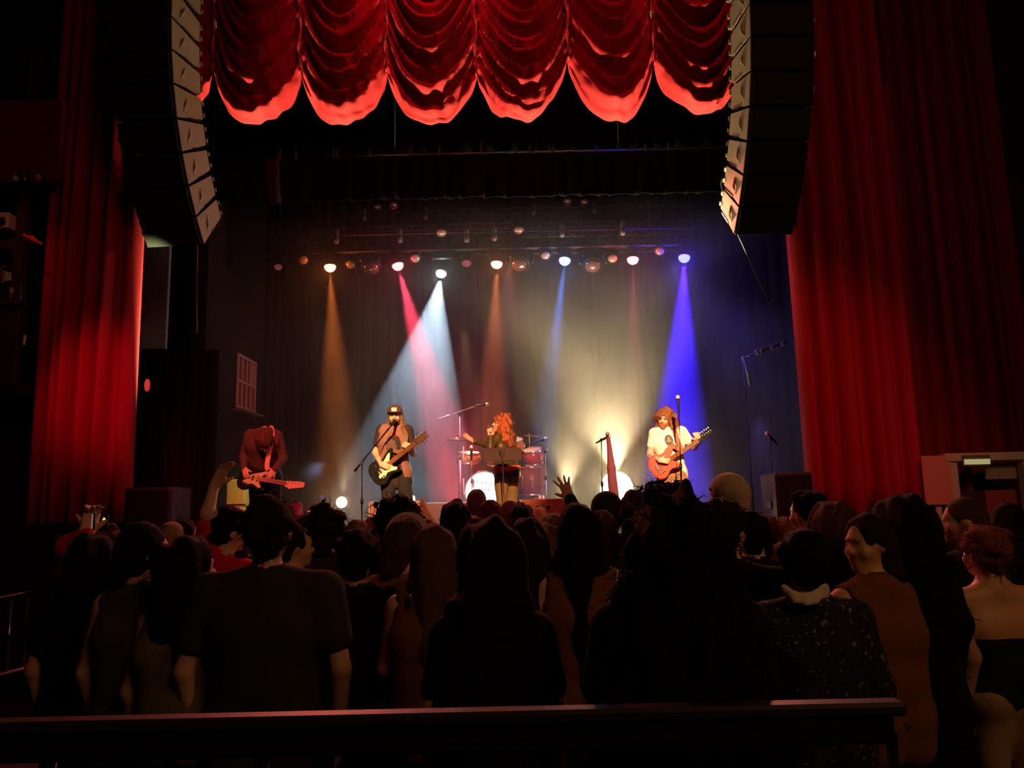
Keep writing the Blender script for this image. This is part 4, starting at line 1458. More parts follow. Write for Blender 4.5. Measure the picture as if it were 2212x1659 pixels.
# ---- singer with cap and electric guitar
d0 = 9.6
fz = STAGE_Z
DENIM = mat('dark_jeans', (.014, .012, .015), .9, bump=.3, scale=60, var=.3)
SHOE = mat('shoe_dark', (.04, .03, .03), .5)
TEE = clothm('black_tee', (.035, .025, .025))
J = {'head': V3(853, 899, d0), 'fwd': (0.05, -1, -.06), 'up': (0, 0, 1), 'neck': V3(852, 925, d0 + .02), 'chest': V3(851, 958, d0), 'waist': V3(852, 995, d0 + .01), 'pelvis': V3(855, 1021, d0 + .02),
     'sL': V3(825, 930, d0), 'sR': V3(881, 930, d0), 'hL': V3(840, 1028, d0), 'hR': V3(870, 1028, d0),
     'kL': V3(838, 1102, d0 - .05), 'kR': V3(882, 1102, d0 - .02)}
J['aL'] = np.array((J['kL'][0] - .02, d0 + .02, fz + .085))
J['aR'] = np.array((J['kR'][0] + .03, d0 + .05, fz + .085))
J['eL'] = V3(811, 978, d0 + .04)
J['wL'] = V3(823, 1003, d0 - .20)
J['eR'] = V3(892, 980, d0 + .02)
J['wR'] = V3(890, 965, d0 - .20)
J['ffwd'] = (0, -1, 0)
gO = V3(831, 1012, d0 - .155)
gT = V3(903, 954, d0 - .22)
gU = nv(gT - gO)
J['hdL'] = dict(d=nv(gU * .3 + np.array((.6, -.1, -.5))), n=(0, 1, 0), curl=.45, side=1)
J['hdR'] = dict(d=(-.9, -.25, .25), n=(.1, 1, .1), curl=.75, side=1)
G1 = person('singer_guitarist', 'person in a trucker cap and open vest singing and playing a dark electric guitar', J, .0085, 1.0, SKIN, TEE, 'short', DENIM, SHOE, eyes=True, seed=3, top_len=.12, trouser_flare=.005)
# vest, open down the front
T = SDF(.009)
Jn = {k: v for k, v in J.items()}
torso_prims(T, J, 1.0, .028)
pe = J['pelvis']
for s in (-1, 1):
    T.cap(pe + np.array((s * .075, 0, 0)), .122, pe + np.array((s * .08, 0, -.10)), .120, .03)
for s in 'LR':
    T.cap(J['s' + s] + (J['s' + s] - J['neck']) * .22, .050, J['e' + s], .05, .012, True)
T.cap(np.array(G1['q'](0, -.02, -.06)), .05, J['neck'] + np.array((0, -.02, .05)), .075, 0, True)
T.cap(J['neck'] + np.array((0, -.19, 0)), .085, J['pelvis'] + np.array((.03, -.22, -.2)), .155, .01, True)
T.half(pe + np.array((0, 0, -.07)), (0, 0, -1))
V, Q = T.mesh(wobble(.005, 22, 8))
vest = raw_mesh('vest', V, Q, mat('vest_denim_tan', (.20, .10, .085), .9, bump=.3, scale=50, var=.25), G1['root'], label='faded pinkish sleeveless vest')
PR = mat('print_red', (.55, .05, .04), .8)
cx = P(848, 938, d0).x
for i in range(5):
    conform('shirt_print', G1['top'], PR, G1['root'], cx - .075 + i * .033, cx - .053 + i * .033, P(848, 944, d0).z, P(848, 927, d0).z, d0 - .5, 3, 5)
conform('shirt_print', G1['top'], mat('print_grey', (.10, .06, .05), .8), G1['root'], cx - .06, cx + .07, P(848, 982, d0).z, P(848, 950, d0).z, d0 - .5, 8, 8, shape=lambda a, b: (a - .5) ** 2 + (b - .5) ** 2 < .22)
hair(G1, 'long', H_LBROWN, .009, .03, .7, 5, .95, fuzz=250)
# beard
S = SDF(.006)
q = G1['q']
S.cap(q(-.035, .06, -.075), .026, q(.035, .06, -.075), .026, .02).cap(q(0, .085, -.095), .022, q(0, .07, -.10), .02, .01)
S.cap(q(-.02, .095, -.048), .006, q(.02, .095, -.048), .006, .004)
V, Q = S.mesh(wobble(.003, 160, 5))
raw_mesh('beard', V, Q, H_BROWN, G1['root'])
# cap
S = SDF(.006)
R = [G1['r'], G1['f'], G1['u']]
S.ell(q(0, -.008, .055), (.098, .106, .092), R, .01)
S.half(q(0, 0, .040), -G1['u'])
V, Q = S.mesh()
capm = raw_mesh('cap', V, Q, mat('cap_brown', (.075, .035, .025), .8, bump=.3, scale=120), G1['root'])
S = SDF(.005)
S.ell(q(0, .095, .042), (.075, .080, .010), R, .0)
V, Q = S.mesh()
raw_mesh('cap_brim', V, Q, mat('cap_brim_dark', (.03, .02, .02), .7), capm)
pc = q(0, .100, .078)
MB().box(pc, (.062, .006, .046), Vector(G1['r']), Vector(G1['f']), Vector(G1['u']), .002).build('cap_patch', mat('patch_white', (.8, .78, .7), .7), capm)
for i, (a, b, c, d_) in enumerate(((-.012, .008, .022, .005), (.010, .008, .012, .005), (0, -.008, .03, .004))):
    MB().box(q(a, .1045, .078 + b), (c, .003, d_), Vector(G1['r']), Vector(G1['f']), Vector(G1['u'])).build('patch_print', mat('print_black', (.04, .04, .04), .8), capm)
GLOSSBLK = mat('guitar_black', (.012, .012, .013), .12, spec=.8)
CREAM = mat('cream_plate', (.80, .70, .48), .3)
MAPLE = mat('maple', (.62, .36, .16), .35, bump=.05, scale=20, var=.1)
g1, W1 = guitar('electric_guitar', 'black electric guitar with cream pickguard held by the capped singer', gO, gU, (-.15, -1, .15), GLOSSBLK, CREAM, MAPLE, mat('head_brown', (.06, .03, .02), .6, spec=.1), L=.40, inline=False)
ribbon('guitar_strap', [W1(.20, .14, 0), V3(868, 975, d0 - .17), V3(877, 945, d0 - .15), V3(870, 924, d0 - .09), V3(866, 920, d0 + .03), V3(855, 945, d0 + .16), V3(820, 985, d0 + .16), W1(-.19, 0, -.03)], mat('strap_brown', (.12, .06, .03), .6), g1, .05)
b = (P(782, 1100, 9.3).x, 9.3, fz)
mic_stand('boom_stand', 'black boom microphone stand reaching up to the capped singer', b, P(782, 1000, 9.3), (P(766, 1018, 9.32), P(838, 928, 9.28)), P(853, 907, 9.44), V3(846, 918, 9.30) - V3(853, 907, 9.44) + np.array((0, -.0, 0)))

# ---- bassist bent over
d1 = 9.3
J = {'head': V3(570, 955, d1 - .22), 'fwd': (.10, -.12, -.98), 'up': (0.05, -.97, .1), 'neck': V3(572, 933, d1 - .06), 'chest': V3(569, 962, d1), 'waist': V3(569, 1000, d1 + .10), 'pelvis': V3(570, 1030, d1 + .16),
     'sL': V3(540, 940, d1), 'sR': V3(598, 942, d1), 'hL': V3(556, 1036, d1 + .14), 'hR': V3(587, 1036, d1 + .14), 'kL': V3(553, 1106, d1 + .02), 'kR': V3(594, 1104, d1 + .04),
     'eL': V3(526, 988, d1 + .04), 'wL': V3(528, 1013, d1 - .20), 'eR': V3(612, 990, d1 + .02), 'wR': V3(592, 1016, d1 - .20)}
J['aL'] = np.array((J['kL'][0], d1 + .12, fz + .085))
J['aR'] = np.array((J['kR'][0] + .02, d1 + .14, fz + .085))
J['ffwd'] = (0, -1, 0)
bO = V3(548, 1034, d1 - .20)
bT = V3(640, 1050, d1 - .28)
bU = nv(bT - bO)
J['hdL'] = dict(d=(.35, -.35, -.8), n=(.2, 1, 0), curl=.5, side=1)
J['hdR'] = dict(d=(-.55, -.3, -.7), n=(-.2, 1, 0), curl=.7, side=1)
G2 = person('bass_player', 'person with drooping brown hair bent over a pale bass guitar', J, .0085, 1.12, SKIN, clothm('brown_black_shirt', (.09, .05, .04)), 'long', DENIM, SHOE, eyes=False, seed=6, top_len=.06)
hair(G2, 'long', hairm('chestnut', (.17, .065, .04)), .009, .09, .75, 15, 1.05, fuzz=900, back=(.05, -.1, -1))
OLIVE = mat('bass_cream_olive', (.52, .46, .20), .35)
g2, W2 = guitar('bass_guitar', 'black bass guitar with pale olive pickguard and reddish neck held by the bent over player', bO, bU, (-.1, -1, .35), GLOSSBLK, OLIVE, mat('bass_neck', (.42, .17, .12), .5), mat('bass_head', (.62, .36, .26), .4), L=.36, bass=True, strings=4, pickups=2, sc=.93, cat='guitar')
ribbon('guitar_strap', [W2(.21, .14, 0), V3(577, 1010, d1 - .20), V3(582, 975, d1 - .16), V3(588, 948, d1 - .12), V3(586, 924, d1 - .03), V3(575, 935, d1 + .12), V3(545, 975, d1 + .16), W2(-.19, 0, -.03)], mat('strap_pink', (.75, .30, .24), .6), g2, .055)
spot('jeans_rim', P(700, 1000, 10.6), P(598, 1080, d1), (.4, .6, 1), 25, 30)

# ---- singer in profile
d2 = 10.0
OL = mat('olive_trousers', (.13, .12, .045), .85, bump=.3, scale=60, var=.2)
J = {'head': V3(1082, 917, d2), 'fwd': (-.92, -.38, .18), 'up': (.1, 0, 1), 'neck': V3(1092, 941, d2 + .02), 'chest': V3(1090, 968, d2), 'waist': V3(1091, 997, d2), 'pelvis': V3(1094, 1020, d2 + .02),
     'sL': V3(1073, 948, d2 - .10), 'sR': V3(1106, 948, d2 + .10), 'hL': V3(1083, 1028, d2 - .03), 'hR': V3(1107, 1028, d2 + .06), 'kL': V3(1084, 1090, d2 - .05), 'kR': V3(1106, 1090, d2 + .05),
     'eL': V3(1059, 968, d2 - .22), 'wL': V3(1060, 944, d2 - .22), 'eR': V3(1062, 966, d2 + .02), 'wR': V3(1024, 953, d2 - .12)}
J['aL'] = np.array((J['kL'][0], d2, fz + .085))
J['aR'] = np.array((J['kR'][0] + .02, d2 + .10, fz + .085))
J['ffwd'] = nv((-.7, -.7, 0))
J['hdL'] = dict(d=(-.1, -.1, 1), n=(-.2, 1, 0), curl=.75, side=-1)
J['hdR'] = dict(d=(-.85, 0, .55), n=(.5, -.6, .6), curl=.12, side=-1, spread=.3)
G3 = person('lead_singer', 'person with long wavy red hair singing into a handheld microphone, arm stretched out', J, .0085, .92, SKIN, mat('leather_jacket_olive', (.055, .050, .022), .4, bump=.3, scale=40), 'long', OL, SHOE, eyes=True, seed=9, top_len=.03, top_noise=.007)
T = SDF(.009)
T.cap(J['pelvis'] + np.array((-.05, -.03, .03)), .128, J['pelvis'] + np.array((.06, .03, .05)), .128, .02)
T.half(J['pelvis'] + np.array((0, 0, .085)), (0, 0, 1))
T.half(J['pelvis'] + np.array((0, 0, .0)), (.25, 0, -1))
V, Q = T.mesh(wobble(.004, 40, 4))
raw_mesh('tied_shirt', V, Q, clothm('orange', (.75, .13, .05)), G3['root'], label='bright orange shirt tied round the hips')
hair(G3, 'bigcurly', H_RED, .009, .13, .78, 25, .96, fuzz=900, back=(.35, .1, -1))
hm = thing('handheld_microphone', 'wireless microphone held at the mouth of the red haired singer', 'microphone', J['wL'])
tip = G3['q'](-.012, .155, -.07)
mic(hm, tip, (Vector(J['wL']) + Vector((0, -.03, .05)) - Vector(tip)), mat('mic_grille', (.3, .28, .28), .4, .8))
# music stand in front of the singer
ms = thing('music_stand', 'black music stand with wide desk in front of the red haired singer', 'stand', (P(1087, 1100, 9.45).x, 9.45, fz))
a, b = P(1044, 971, 9.45), P(1126, 969, 9.45)
zc = P(1085, 981, 9.45).z
cxm = (a.x + b.x) / 2
DESK = mat('music_desk', (.014, .006, .012), .45, .2)
MB().box((cxm, 9.47, zc), (b.x - a.x, .006, .17), (1, 0, 0), Vector((0, .92, -.38)), Vector((0, .38, .92))).build('desk', DESK, ms)
MB().box((cxm, 9.42, zc - .085), (b.x - a.x, .06, .008)).build('ledge', DESK, ms)
MB().add([(cxm - .035, 9.40, zc + .075), (cxm + .035, 9.40, zc + .075), (cxm, 9.40, zc - .10), (cxm - .035, 9.43, zc + .075), (cxm + .035, 9.43, zc + .075), (cxm, 9.43, zc - .10)],
         [(0, 1, 2), (5, 4, 3), (0, 3, 4, 1), (1, 4, 5, 2), (2, 5, 3, 0)]).build('bracket', BLACK, ms)
MB().tube([(cxm, 9.44, zc - .08), (cxm + .02, 9.45, fz + .05)], .012, 8).build('pole', STEEL, ms, True)
for k in range(3):
    an = k * 2.094 + .5
    MB().tube([(cxm + .02, 9.45, fz + .12), (cxm + .02 + .25 * math.cos(an), 9.45 + .25 * math.sin(an), fz + .01)], .009, 6).build('leg', BLACKM, ms, True)

# ---- guitarist in the white T-shirt
d3 = 9.9
KH = mat('khaki_trousers', (.26, .15, .09), .9, bump=.3, scale=40, var=.2)
J = {'head': V3(1436, 905, d3 - .02), 'fwd': (-.50, -.84, -.14), 'up': (.12, 0, 1), 'neck': V3(1442, 931, d3 + .01), 'chest': V3(1443, 964, d3), 'waist': V3(1448, 996, d3), 'pelvis': V3(1451, 1020, d3 + .02),
     'sL': V3(1413, 936, d3), 'sR': V3(1473, 934, d3), 'hL': V3(1436, 1027, d3), 'hR': V3(1466, 1027, d3), 'kL': V3(1426, 1090, d3 - .10), 'kR': V3(1489, 1086, d3 - .02),
     'eL': V3(1404, 980, d3 + .03), 'wL': V3(1424, 994, d3 - .22), 'eR': V3(1500, 966, d3 - .02), 'wR': V3(1511, 953, d3 - .24)}
J['aL'] = np.array((J['kL'][0] - .06, d3 - .05, fz + .085))
J['aR'] = np.array((J['kR'][0] + .14, d3 + .08, fz + .085))
J['ffwd'] = nv((-.1, -1, 0))
rO = V3(1436, 1000, d3 - .17)
rT = V3(1519, 946, d3 - .25)
rU = nv(rT - rO)
J['hdL'] = dict(d=(.75, -.2, -.1), n=(.1, 1, -.1), curl=.45, side=1)
J['hdR'] = dict(d=(-.35, -.2, .75), n=(0, 1, .3), curl=.75, side=1)
G4 = person('lead_guitarist', 'bearded person with long wavy hair and white T-shirt playing a red electric guitar', J, .0085, 1.02, SKIN, clothm('white_tee', (.82, .76, .68)), 'short', KH, SHOE, eyes=True, seed=12, top_len=.07, trouser_flare=.022, top_noise=.006)
q4 = G4['q']
hair(G4, 'bigcurly', hairm('ginger_brown', (.30, .12, .06)), .009, .12, .70, 35, 1.0, fuzz=900, back=(.25, .1, -1))
S = SDF(.006)
S.cap(q4(-.042, .045, -.06), .024, q4(0, .075, -.088), .030, .02).cap(q4(.042, .045, -.06), .024, q4(0, .075, -.088), .030, .02).cap(q4(0, .078, -.09), .03, q4(0, .07, -.125), .02, .02)
S.cap(q4(-.02, .096, -.047), .006, q4(.02, .096, -.047), .006, .004)
V, Q = S.mesh(wobble(.004, 150, 6))
raw_mesh('beard', V, Q, hairm('ginger', (.42, .16, .07)), G4['root'])
INK = mat('print_ink', (.22, .20, .12), .8)
INK2 = mat('print_ink_dark', (.07, .08, .09), .8)
cx = P(1441, 950, d3).x
def face_ring(a, b):
    r = ((a - .5) / .5) ** 2 + ((b - .5) / .5) ** 2
    return .35 < r < .95 or (abs(b - .62) < .07 and .12 < abs(a - .5) < .32) or (abs(b - .3) < .05 and abs(a - .5) < .2)
conform('shirt_print', G4['top'], INK2, G4['root'], cx - .055, cx + .055, P(1441, 965, d3).z, P(1441, 940, d3).z, d3 - .6, 18, 18, shape=face_ring)
conform('shirt_print', G4['top'], INK, G4['root'], cx - .03, cx + .03, P(1441, 961, d3).z, P(1441, 944, d3).z, d3 - .6, 6, 6, off=.0035)
g4, W4 = guitar('electric_guitar', 'bright red electric guitar with dark pointed headstock held by the white shirt guitarist', rO, rU, (-.15, -1, .12), mat('guitar_red', (.72, .05, .02), .2, spec=.7), CREAM, mat('rosy_neck', (.45, .16, .08), .6, spec=.1), mat('head_black', (.01, .01, .01), .7, spec=.1), L=.42, plate=False, pickups=2)
ribbon('guitar_strap', [W4(.20, .14, 0), V3(1470, 970, d3 - .20), V3(1462, 945, d3 - .14), V3(1458, 930, d3 - .09), V3(1456, 924, d3 + .03), V3(1440, 950, d3 + .16), V3(1412, 985, d3 + .15), W4(-.19, 0, -.03)], mat('strap_tan', (.25, .10, .05), .6), g4, .05)
# tall straight stand in front of the guitarist
b = (P(1472, 1095, 9.3).x, 9.3, fz)
mic_stand('microphone_stand', 'tall straight microphone stand rising in front of the white shirt guitarist', b, P(1466, 880, 9.3), None, P(1464, 858, 9.3), (0.02, 0, -1), mcol=mat('mic_bright', (.75, .65, .55), .4, .5))

# ---- two spare stands right of the drums
b = (P(1300, 1100, 10.2).x, 10.2, fz)
mic_stand('boom_stand', 'short boom microphone stand between the drums and the white shirt guitarist', b, P(1299, 950, 10.2), (P(1287, 958, 10.22), P(1313, 944, 10.18)), P(1316, 942, 10.16), V3(1303, 949, 10.18) - V3(1316, 942, 10.16), mcol=mat('mic_bright', (.75, .65, .55), .4, .5), mm=BLACKM)
st = mic_stand('microphone_stand', 'microphone stand draped with a plum cloth beside the bright floor lamp', (P(1322, 1100, 10.1).x, 10.1, fz), P(1313, 948, 10.1), None, P(1312, 937, 10.1), (.02, 0, -1))
cl = SDF(.008)
cl.cap(P(1314, 948, 10.08), .028, P(1321, 1010, 10.06), .052, .02).cap(P(1321, 1010, 10.06), .052, P(1327, 1078, 10.05), .058, .02)
V, Q = cl.mesh(wobble(.010, 55, 5, (1, 1, .12)))
tag(raw_mesh('hanging_cloth', V, Q, mat('plum_cloth', (.13, .035, .06), .85, bump=.2, scale=30)), 'long plum cloth hanging from the microphone stand by the bright floor lamp', 'cloth')
# lone mic by the wing
b = (P(1668, 1080, 10.0).x, 10.0, fz)
mic_stand('microphone_stand', 'lone dim microphone stand in the dark wing above the speaker cabinet', b, P(1664, 945, 10.0), None, P(1657, 936, 10.0), (.5, 0, -.6), mcol=mat('mic_bright', (.75, .65, .55), .4, .5))

# ================================================================ drum riser and kit
RZ = 1.60
dk = 11.4
rs_ = thing('drum_riser', 'low drum riser with pink light tinted onto its edge and dark lower frame', 'platform', (P(1060, 1080, 10.9).x, 11.8, STAGE_Z))
x0, x1 = P(903, 1075, 10.9).x, P(1222, 1075, 10.9).x
MB().box(((x0 + x1) / 2, 11.8, RZ - .05), (x1 - x0, 1.8, .10), ch=.01).build('deck', mat('riser_pink_light', (.30, .10, .13), .5, bump=.2, scale=20), rs_)  # pink light put into the deck colour
n = 8
for i in range(n):
    xx = x0 + (x1 - x0) * (i + .5) / n
    MB().box((xx, 10.93, (STAGE_Z + RZ - .1) / 2), ((x1 - x0) / n - .03, .03, RZ - .1 - STAGE_Z - .02), ch=.006).build('panel', mat('riser_panel', (.12, .06, .09), .6), rs_)
TAPE = mat('tape_pale', (.75, .45, .36), .7)
for px, wd, ht, lab in ((932, 14, 9, 'squarish pale box at the end of the drum riser edge, by the capped singer'), (949, 8, 4, 'flat tiny pale box on the drum riser edge, second from the capped singer'), (967, 9, 9, 'small square pale box on the drum riser edge below the cymbal'), (985, 10, 6, 'small low pale box on the drum riser edge below the snare drum'),
                        (996, 13, 8, 'wide pale box on the drum riser edge next to the bass drum'), (1055, 20, 10, 'widest box on the drum riser edge, right before the bass drum')):
    p = P(px, 1073, 10.86)
    k = 10.86 / FPX
    c_ = thing('stage_box', lab, 'box', p, 'small boxes along the drum riser edge')
    MB().box((p.x, 10.90, RZ + ht * k / 2), (wd * k, .05, ht * k), ch=.006).build('case', TAPE, c_)
    MB().box((p.x, 10.872, RZ + ht * k / 2), (wd * k * .6, .006, ht * k * .4)).build('face', mat('box_face', (.5, .2, .18), .6), c_)
for px, col, lab in ((1174, (.75, .35, .38), 'tall pink bottle standing on the riser near the dark rack case'), (1166, (.4, .2, .2), 'dim bottle on the riser beside the tall pink one'), (961, (.85, .6, .5), 'tiny pale bottle at the singer side of the riser edge')):
    p = P(px, 1070, 10.95)
    hh = .20 if px > 1000 else .10
    bt = thing('water_bottle', lab, 'bottle', (p.x, 10.98, RZ))
    r_ = .034 if px > 1000 else .015
    MB().lathe((p.x, 10.98, RZ), (0, 0, 1), [(r_, 0), (r_, hh * .65), (r_ * .4, hh * .85), (r_ * .4, hh * .93)], 12).build('bottle', mat('bottle_%d' % px, col, .2), bt, True)
    MB().lathe((p.x, 10.98, RZ + hh * .93), (0, 0, 1), [(r_ * .45, 0), (r_ * .45, .02)], 10).build('cap', mat('bottle_cap', (.8, .8, .8), .5), bt, True)

kit = thing('drum_kit', 'drum kit on the riser with glaring white bass drum head', 'drums', (P(1060, 1060, dk).x, dk, RZ))
SHELL = mat('drum_shell_amber', (.32, .12, .04), .2, spec=.8)
SKINW = mat('drum_head_white', (.85, .83, .80), .5)
def drum(c, axis, r, L, head=SKINW, shell=SHELL, lugs=8):
    c, D = Vector(c), Vector(axis).normalized()
    sh = MB().lathe(c - D * L / 2, D, [(r, 0), (r, L)], 32).build('drum_shell', shell, kit, True)
    for s in (-1, 1):
        MB().lathe(c + D * s * (L / 2 - .0), D * s, [(r * 1.0, -.02), (r * 1.05, -.02), (r * 1.05, .012), (r * .97, .012)], 32, False).build('hoop', CHROME, sh, True)
        MB().lathe(c + D * s * (L / 2), D * s, [(r * .98, 0), (r * .97, .004)], 32).build('drum_head', head, sh, True)
    X, Y, _ = basis(D)
    for i in range(lugs):
        a = 2 * math.pi * i / lugs
        MB().box(c + X * math.cos(a) * r * 1.03 + Y * math.sin(a) * r * 1.03, (.02, .02, L * .5), X * math.cos(a) + Y * math.sin(a), D.cross(X * math.cos(a) + Y * math.sin(a)), D, .004).build('lug', CHROME, sh)
    return sh
kc = P(1050, 1031, dk - .2)
kc.z = RZ + .285
ks = drum(kc, (-.12, -1, 0), .28, .36)
# bass drum print: rows of small dark marks
Dk = Vector((-.12, -1, 0)).normalized()
Xk = Vector((0, 0, 1)).cross(Dk)
for i, (a, z) in enumerate(((-.10, .10), (-.03, .115), (.03, .125), (.10, .14), (-.06, .02), (-.02, .025), (.03, .03), (.08, .035))):
    MB().box(kc + Dk * .187 - Xk * a + Vector((0, 0, z)), (.022, .004, .014), Xk, Dk, (0, 0, 1)).build('head_print', mat('print_grey', (.10, .06, .05), .8), ks)
drum(P(1012, 988, dk - .1), (.05, -.2, 1), .17, .14)
drum(P(1070, 985, dk), (.1, -.45, 1), .15, .22)
drum(P(1110, 965, dk), (-.1, -.45, 1), .15, .22)
ft = P(1148, 1020, dk)
drum((ft.x, dk, RZ + .42), (0, 0, 1), .20, .40, shell=mat('drum_dark', (.09, .035, .03), .25))
drum(P(1152, 985, dk - .05), (-.15, -.4, 1), .14, .2, shell=mat('drum_red', (.28, .03, .03), .25))
for i in range(3):
    a = i * 2.1
    MB().tube([(ft.x + .21 * math.cos(a), dk + .21 * math.sin(a), RZ + .5), (ft.x + .23 * math.cos(a), dk + .23 * math.sin(a), RZ + .0)], .008, 6).build('leg', CHROME, kit, True)
BR = mat('cymbal_bronze', (.55, .38, .14), .25, 1.0)
def cymbal(px, py, d, r, tilt=(0, -.15, 1), two=False, lab=None):
    c = P(px, py, d)
    MB().lathe(c, tilt, [(r, -.012), (r * .6, .004), (r * .22, .012), (r * .18, .022), (r * .08, .032), (.004, .034)], 32).build('cymbal', BR, kit, True)
    if two:
        MB().lathe(c - Vector((0, 0, .02)), (0, 0, -1), [(r, -.012), (r * .6, .0), (r * .2, .01), (.004, .02)], 32).build('cymbal', BR, kit, True)
    b = Vector((c.x, c.y, RZ))
    MB().tube([b + Vector((0, 0, .25)), c + Vector((0, 0, .05))], .010, 8).build('cymbal_stand', CHROME, kit, True)
    for k in range(3):
        an = k * 2.094 + .3
        MB().tube([b + Vector((0, 0, .3)), b + Vector((.24 * math.cos(an), .24 * math.sin(an), .01))], .009, 6).build('leg', CHROME, kit, True)
    MB().lathe(c + Vector((0, 0, .03)), (0, 0, 1), [(.012, 0), (.014, .02), (.006, .035)], 8).build('wing_nut', BLACKM, kit, True)
cymbal(988, 949, dk - .1, .18, (0, -.05, 1), True)
cymbal(1143, 941, dk + .1, .18, (.0, -.06, 1))
cymbal(1141, 967, dk + .1, .13, (.0, -.06, 1))
MB().box(P(1152, 972, dk + .1), (.10, .05, .05), (1, 0, .25), (0, 1, 0), (-.25, 0, 1)).build('cowbell', BR, kit)
# drum throne behind
th = thing('drum_throne', 'round black drum stool behind the drum kit', 'stool', (P(1075, 1060, 12.2).x, 12.2, RZ))
MB().lathe((ORG[th.name].x, 12.2, RZ + .48), (0, 0, 1), [(.17, 0), (.18, .03), (.17, .08), (.02, .09)], 20).build('seat', RUBBER, th, True)
MB().tube([(ORG[th.name].x, 12.2, RZ + .1), (ORG[th.name].x, 12.2, RZ + .48)], .02, 8).build('post', CHROME, th, True)
for k in range(3):
    an = k * 2.094
    MB().tube([(ORG[th.name].x, 12.2, RZ + .2), (ORG[th.name].x + .25 * math.cos(an), 12.2 + .25 * math.sin(an), RZ + .01)], .01, 6).build('leg', CHROME, th, True)
def rstand(name, label, bx, d, top, boom, at, dr, mc=None, mm=None):
    return mic_stand(name, label, (bx, d, RZ), top, boom, at, dr, mcol=mc, mm=mm)
REDST = mat('stand_warm', (.42, .22, .20), .4, .1)
BRM = mat('mic_bright', (.75, .65, .55), .4, .5)
p = P(993, 905, 11.0)
rstand('boom_stand', 'tall boom microphone stand reaching over the drums towards the singer', p.x, 11.0, P(993, 895, 11.0), (P(949, 905, 11.0), P(1033, 875, 11.0)), P(1052, 873, 11.0), (-1, 0, -.12), BRM, REDST)
p = P(1178, 1000, 11.0)
rstand('boom_stand', 'boom microphone stand with pale microphone tilted beside the cymbals', p.x, 11.0, P(1178, 976, 11.0), (P(1180, 976, 11.0), P(1188, 950, 11.0)), P(1178, 948, 11.0), (-.9, 0, -.35), BRM, REDST)
p = P(1018, 1000, 10.95)
rstand('drum_microphone_stand', 'short stand with pale microphone above the snare drum', p.x, 10.95, P(1019, 985, 10.95), None, P(1018, 966, 10.95), (.02, 0, -1), BRM, REDST)
p = P(1001, 1000, 10.92)
rstand('drum_microphone_stand', 'thin straight stand just beside the snare drum', p.x, 10.92, P(1001, 965, 10.92), None, None, None, None, REDST)
rk = thing('rack_case', 'dark rack case standing behind the tall pink bottle', 'case', P(1160, 1060, 11.3))
a, b = P(1147, 1002, 11.3), P(1180, 1060, 11.3)
MB().box(((a.x + b.x) / 2, 11.4, (a.z + RZ) / 2), (b.x - a.x, .3, a.z - RZ), ch=.015).build('case', mat('rack_dark', (.09, .05, .06), .6), rk)
for i in range(4):
    MB().box(((a.x + b.x) / 2, 11.24, RZ + .08 + .10 * i), (b.x - a.x - .04, .01, .012)).build('rack_line', CHROME, rk)
spot('kick_fill', (kc.x - .5, 9.2, 2.0), tuple(kc), (1, .80, .86), 420, 22, .5, .04)  # added spot that whitens the bass drum head, without a fixture
spot('drum_red_wash', P(1100, 560, 11.4), P(1080, 1010, 11.4), (1, .25, .3), 260, 36, .8, .05)
spot('snare_lamp', P(1000, 700, 10.2), P(1030, 975, 11.3), (1, .55, .3), 330, 24, .8, .05)

# ================================================================ floor lamps pointing up through the haze and other boxes on the stage
WARM = (1.0, .74, .38)
def floor_lamp(px, py, d, r, aim, power, cone, label, st=10, col=WARM, blend=1.0, zsc=1.0, nm=''):
    c = P(px, py, d)
    D = (Vector(aim) - c).normalized()
    root = thing('floor_lamp', label, 'lamp', (c.x, c.y, STAGE_Z))
    MB().ball(c, r, 20, (1, 1, zsc)).build('lens', glow('floor_lens' + nm, col, st), root, True)
    MB().lathe(c + Vector((0, .10, 0)), (0, 1, 0), [(r * .9, -.1), (r * 1.15, -.04), (r * 1.15, .12), (r * .5, .2)], 20, False).build('housing', BLACKM, root, True)
    for s in (-1, 1):
        MB().tube([c + Vector((s * r * 1.2, .08, 0)), (c.x + s * r * 1.2, c.y + .08, STAGE_Z + .01)], .012, 6).build('yoke', BLACKM, root, True)
    MB().box((c.x, c.y + .08, STAGE_Z + .015), (r * 3, .2, .03), ch=.006).build('base', BLACKM, root)
    if power:
        spot('floor_beam' + nm, c + D * (r + .03), aim, col, power, cone, blend, .03)
    return c
floor_lamp(738, 1085, 11.2, .08, P(770, 850, 10.9), 160, 50, 'round glaring warm floor lamp between the bassist and the capped singer', 6, nm='_one')
floor_lamp(1332, 1058, 12.0, .26, P(1290, 600, 10.5), 1900, 80, 'glaring warm floor lamp beside the plum cloth, lens enlarged to include its glare', 8, zsc=1.1, nm='_two')  # lens oversized so that its shape takes in the bloom
floor_lamp(1224, 1070, 11.9, .06, P(1245, 600, 10.7), 1100, 75, 'small glaring warm floor lamp behind the raised hand', 8, zsc=1.6, nm='_three')
floor_lamp(893, 1078, 11.3, .025, P(880, 700, 11.2), 20, 50, 'tiny bright floor lamp beside the leg of the capped singer', 8, zsc=2.0, nm='_four')
bulb('floor_glow_two', P(1325, 1040, 11.6), WARM, 60)
bulb('floor_glow_three', P(1224, 1064, 11.75), WARM, 22)
bulb('floor_glow_one', P(738, 1085, 11.05), WARM, 7)
spot('red_uplight', P(975, 1090, 13.4), P(985, 860, 14.5), (1, .05, .12), 900, 80, 1, .1)
spot('purple_floor', P(1640, 900, 12.5), P(1650, 1120, 12.2), (.3, .2, 1), 60, 60, 1, .1)
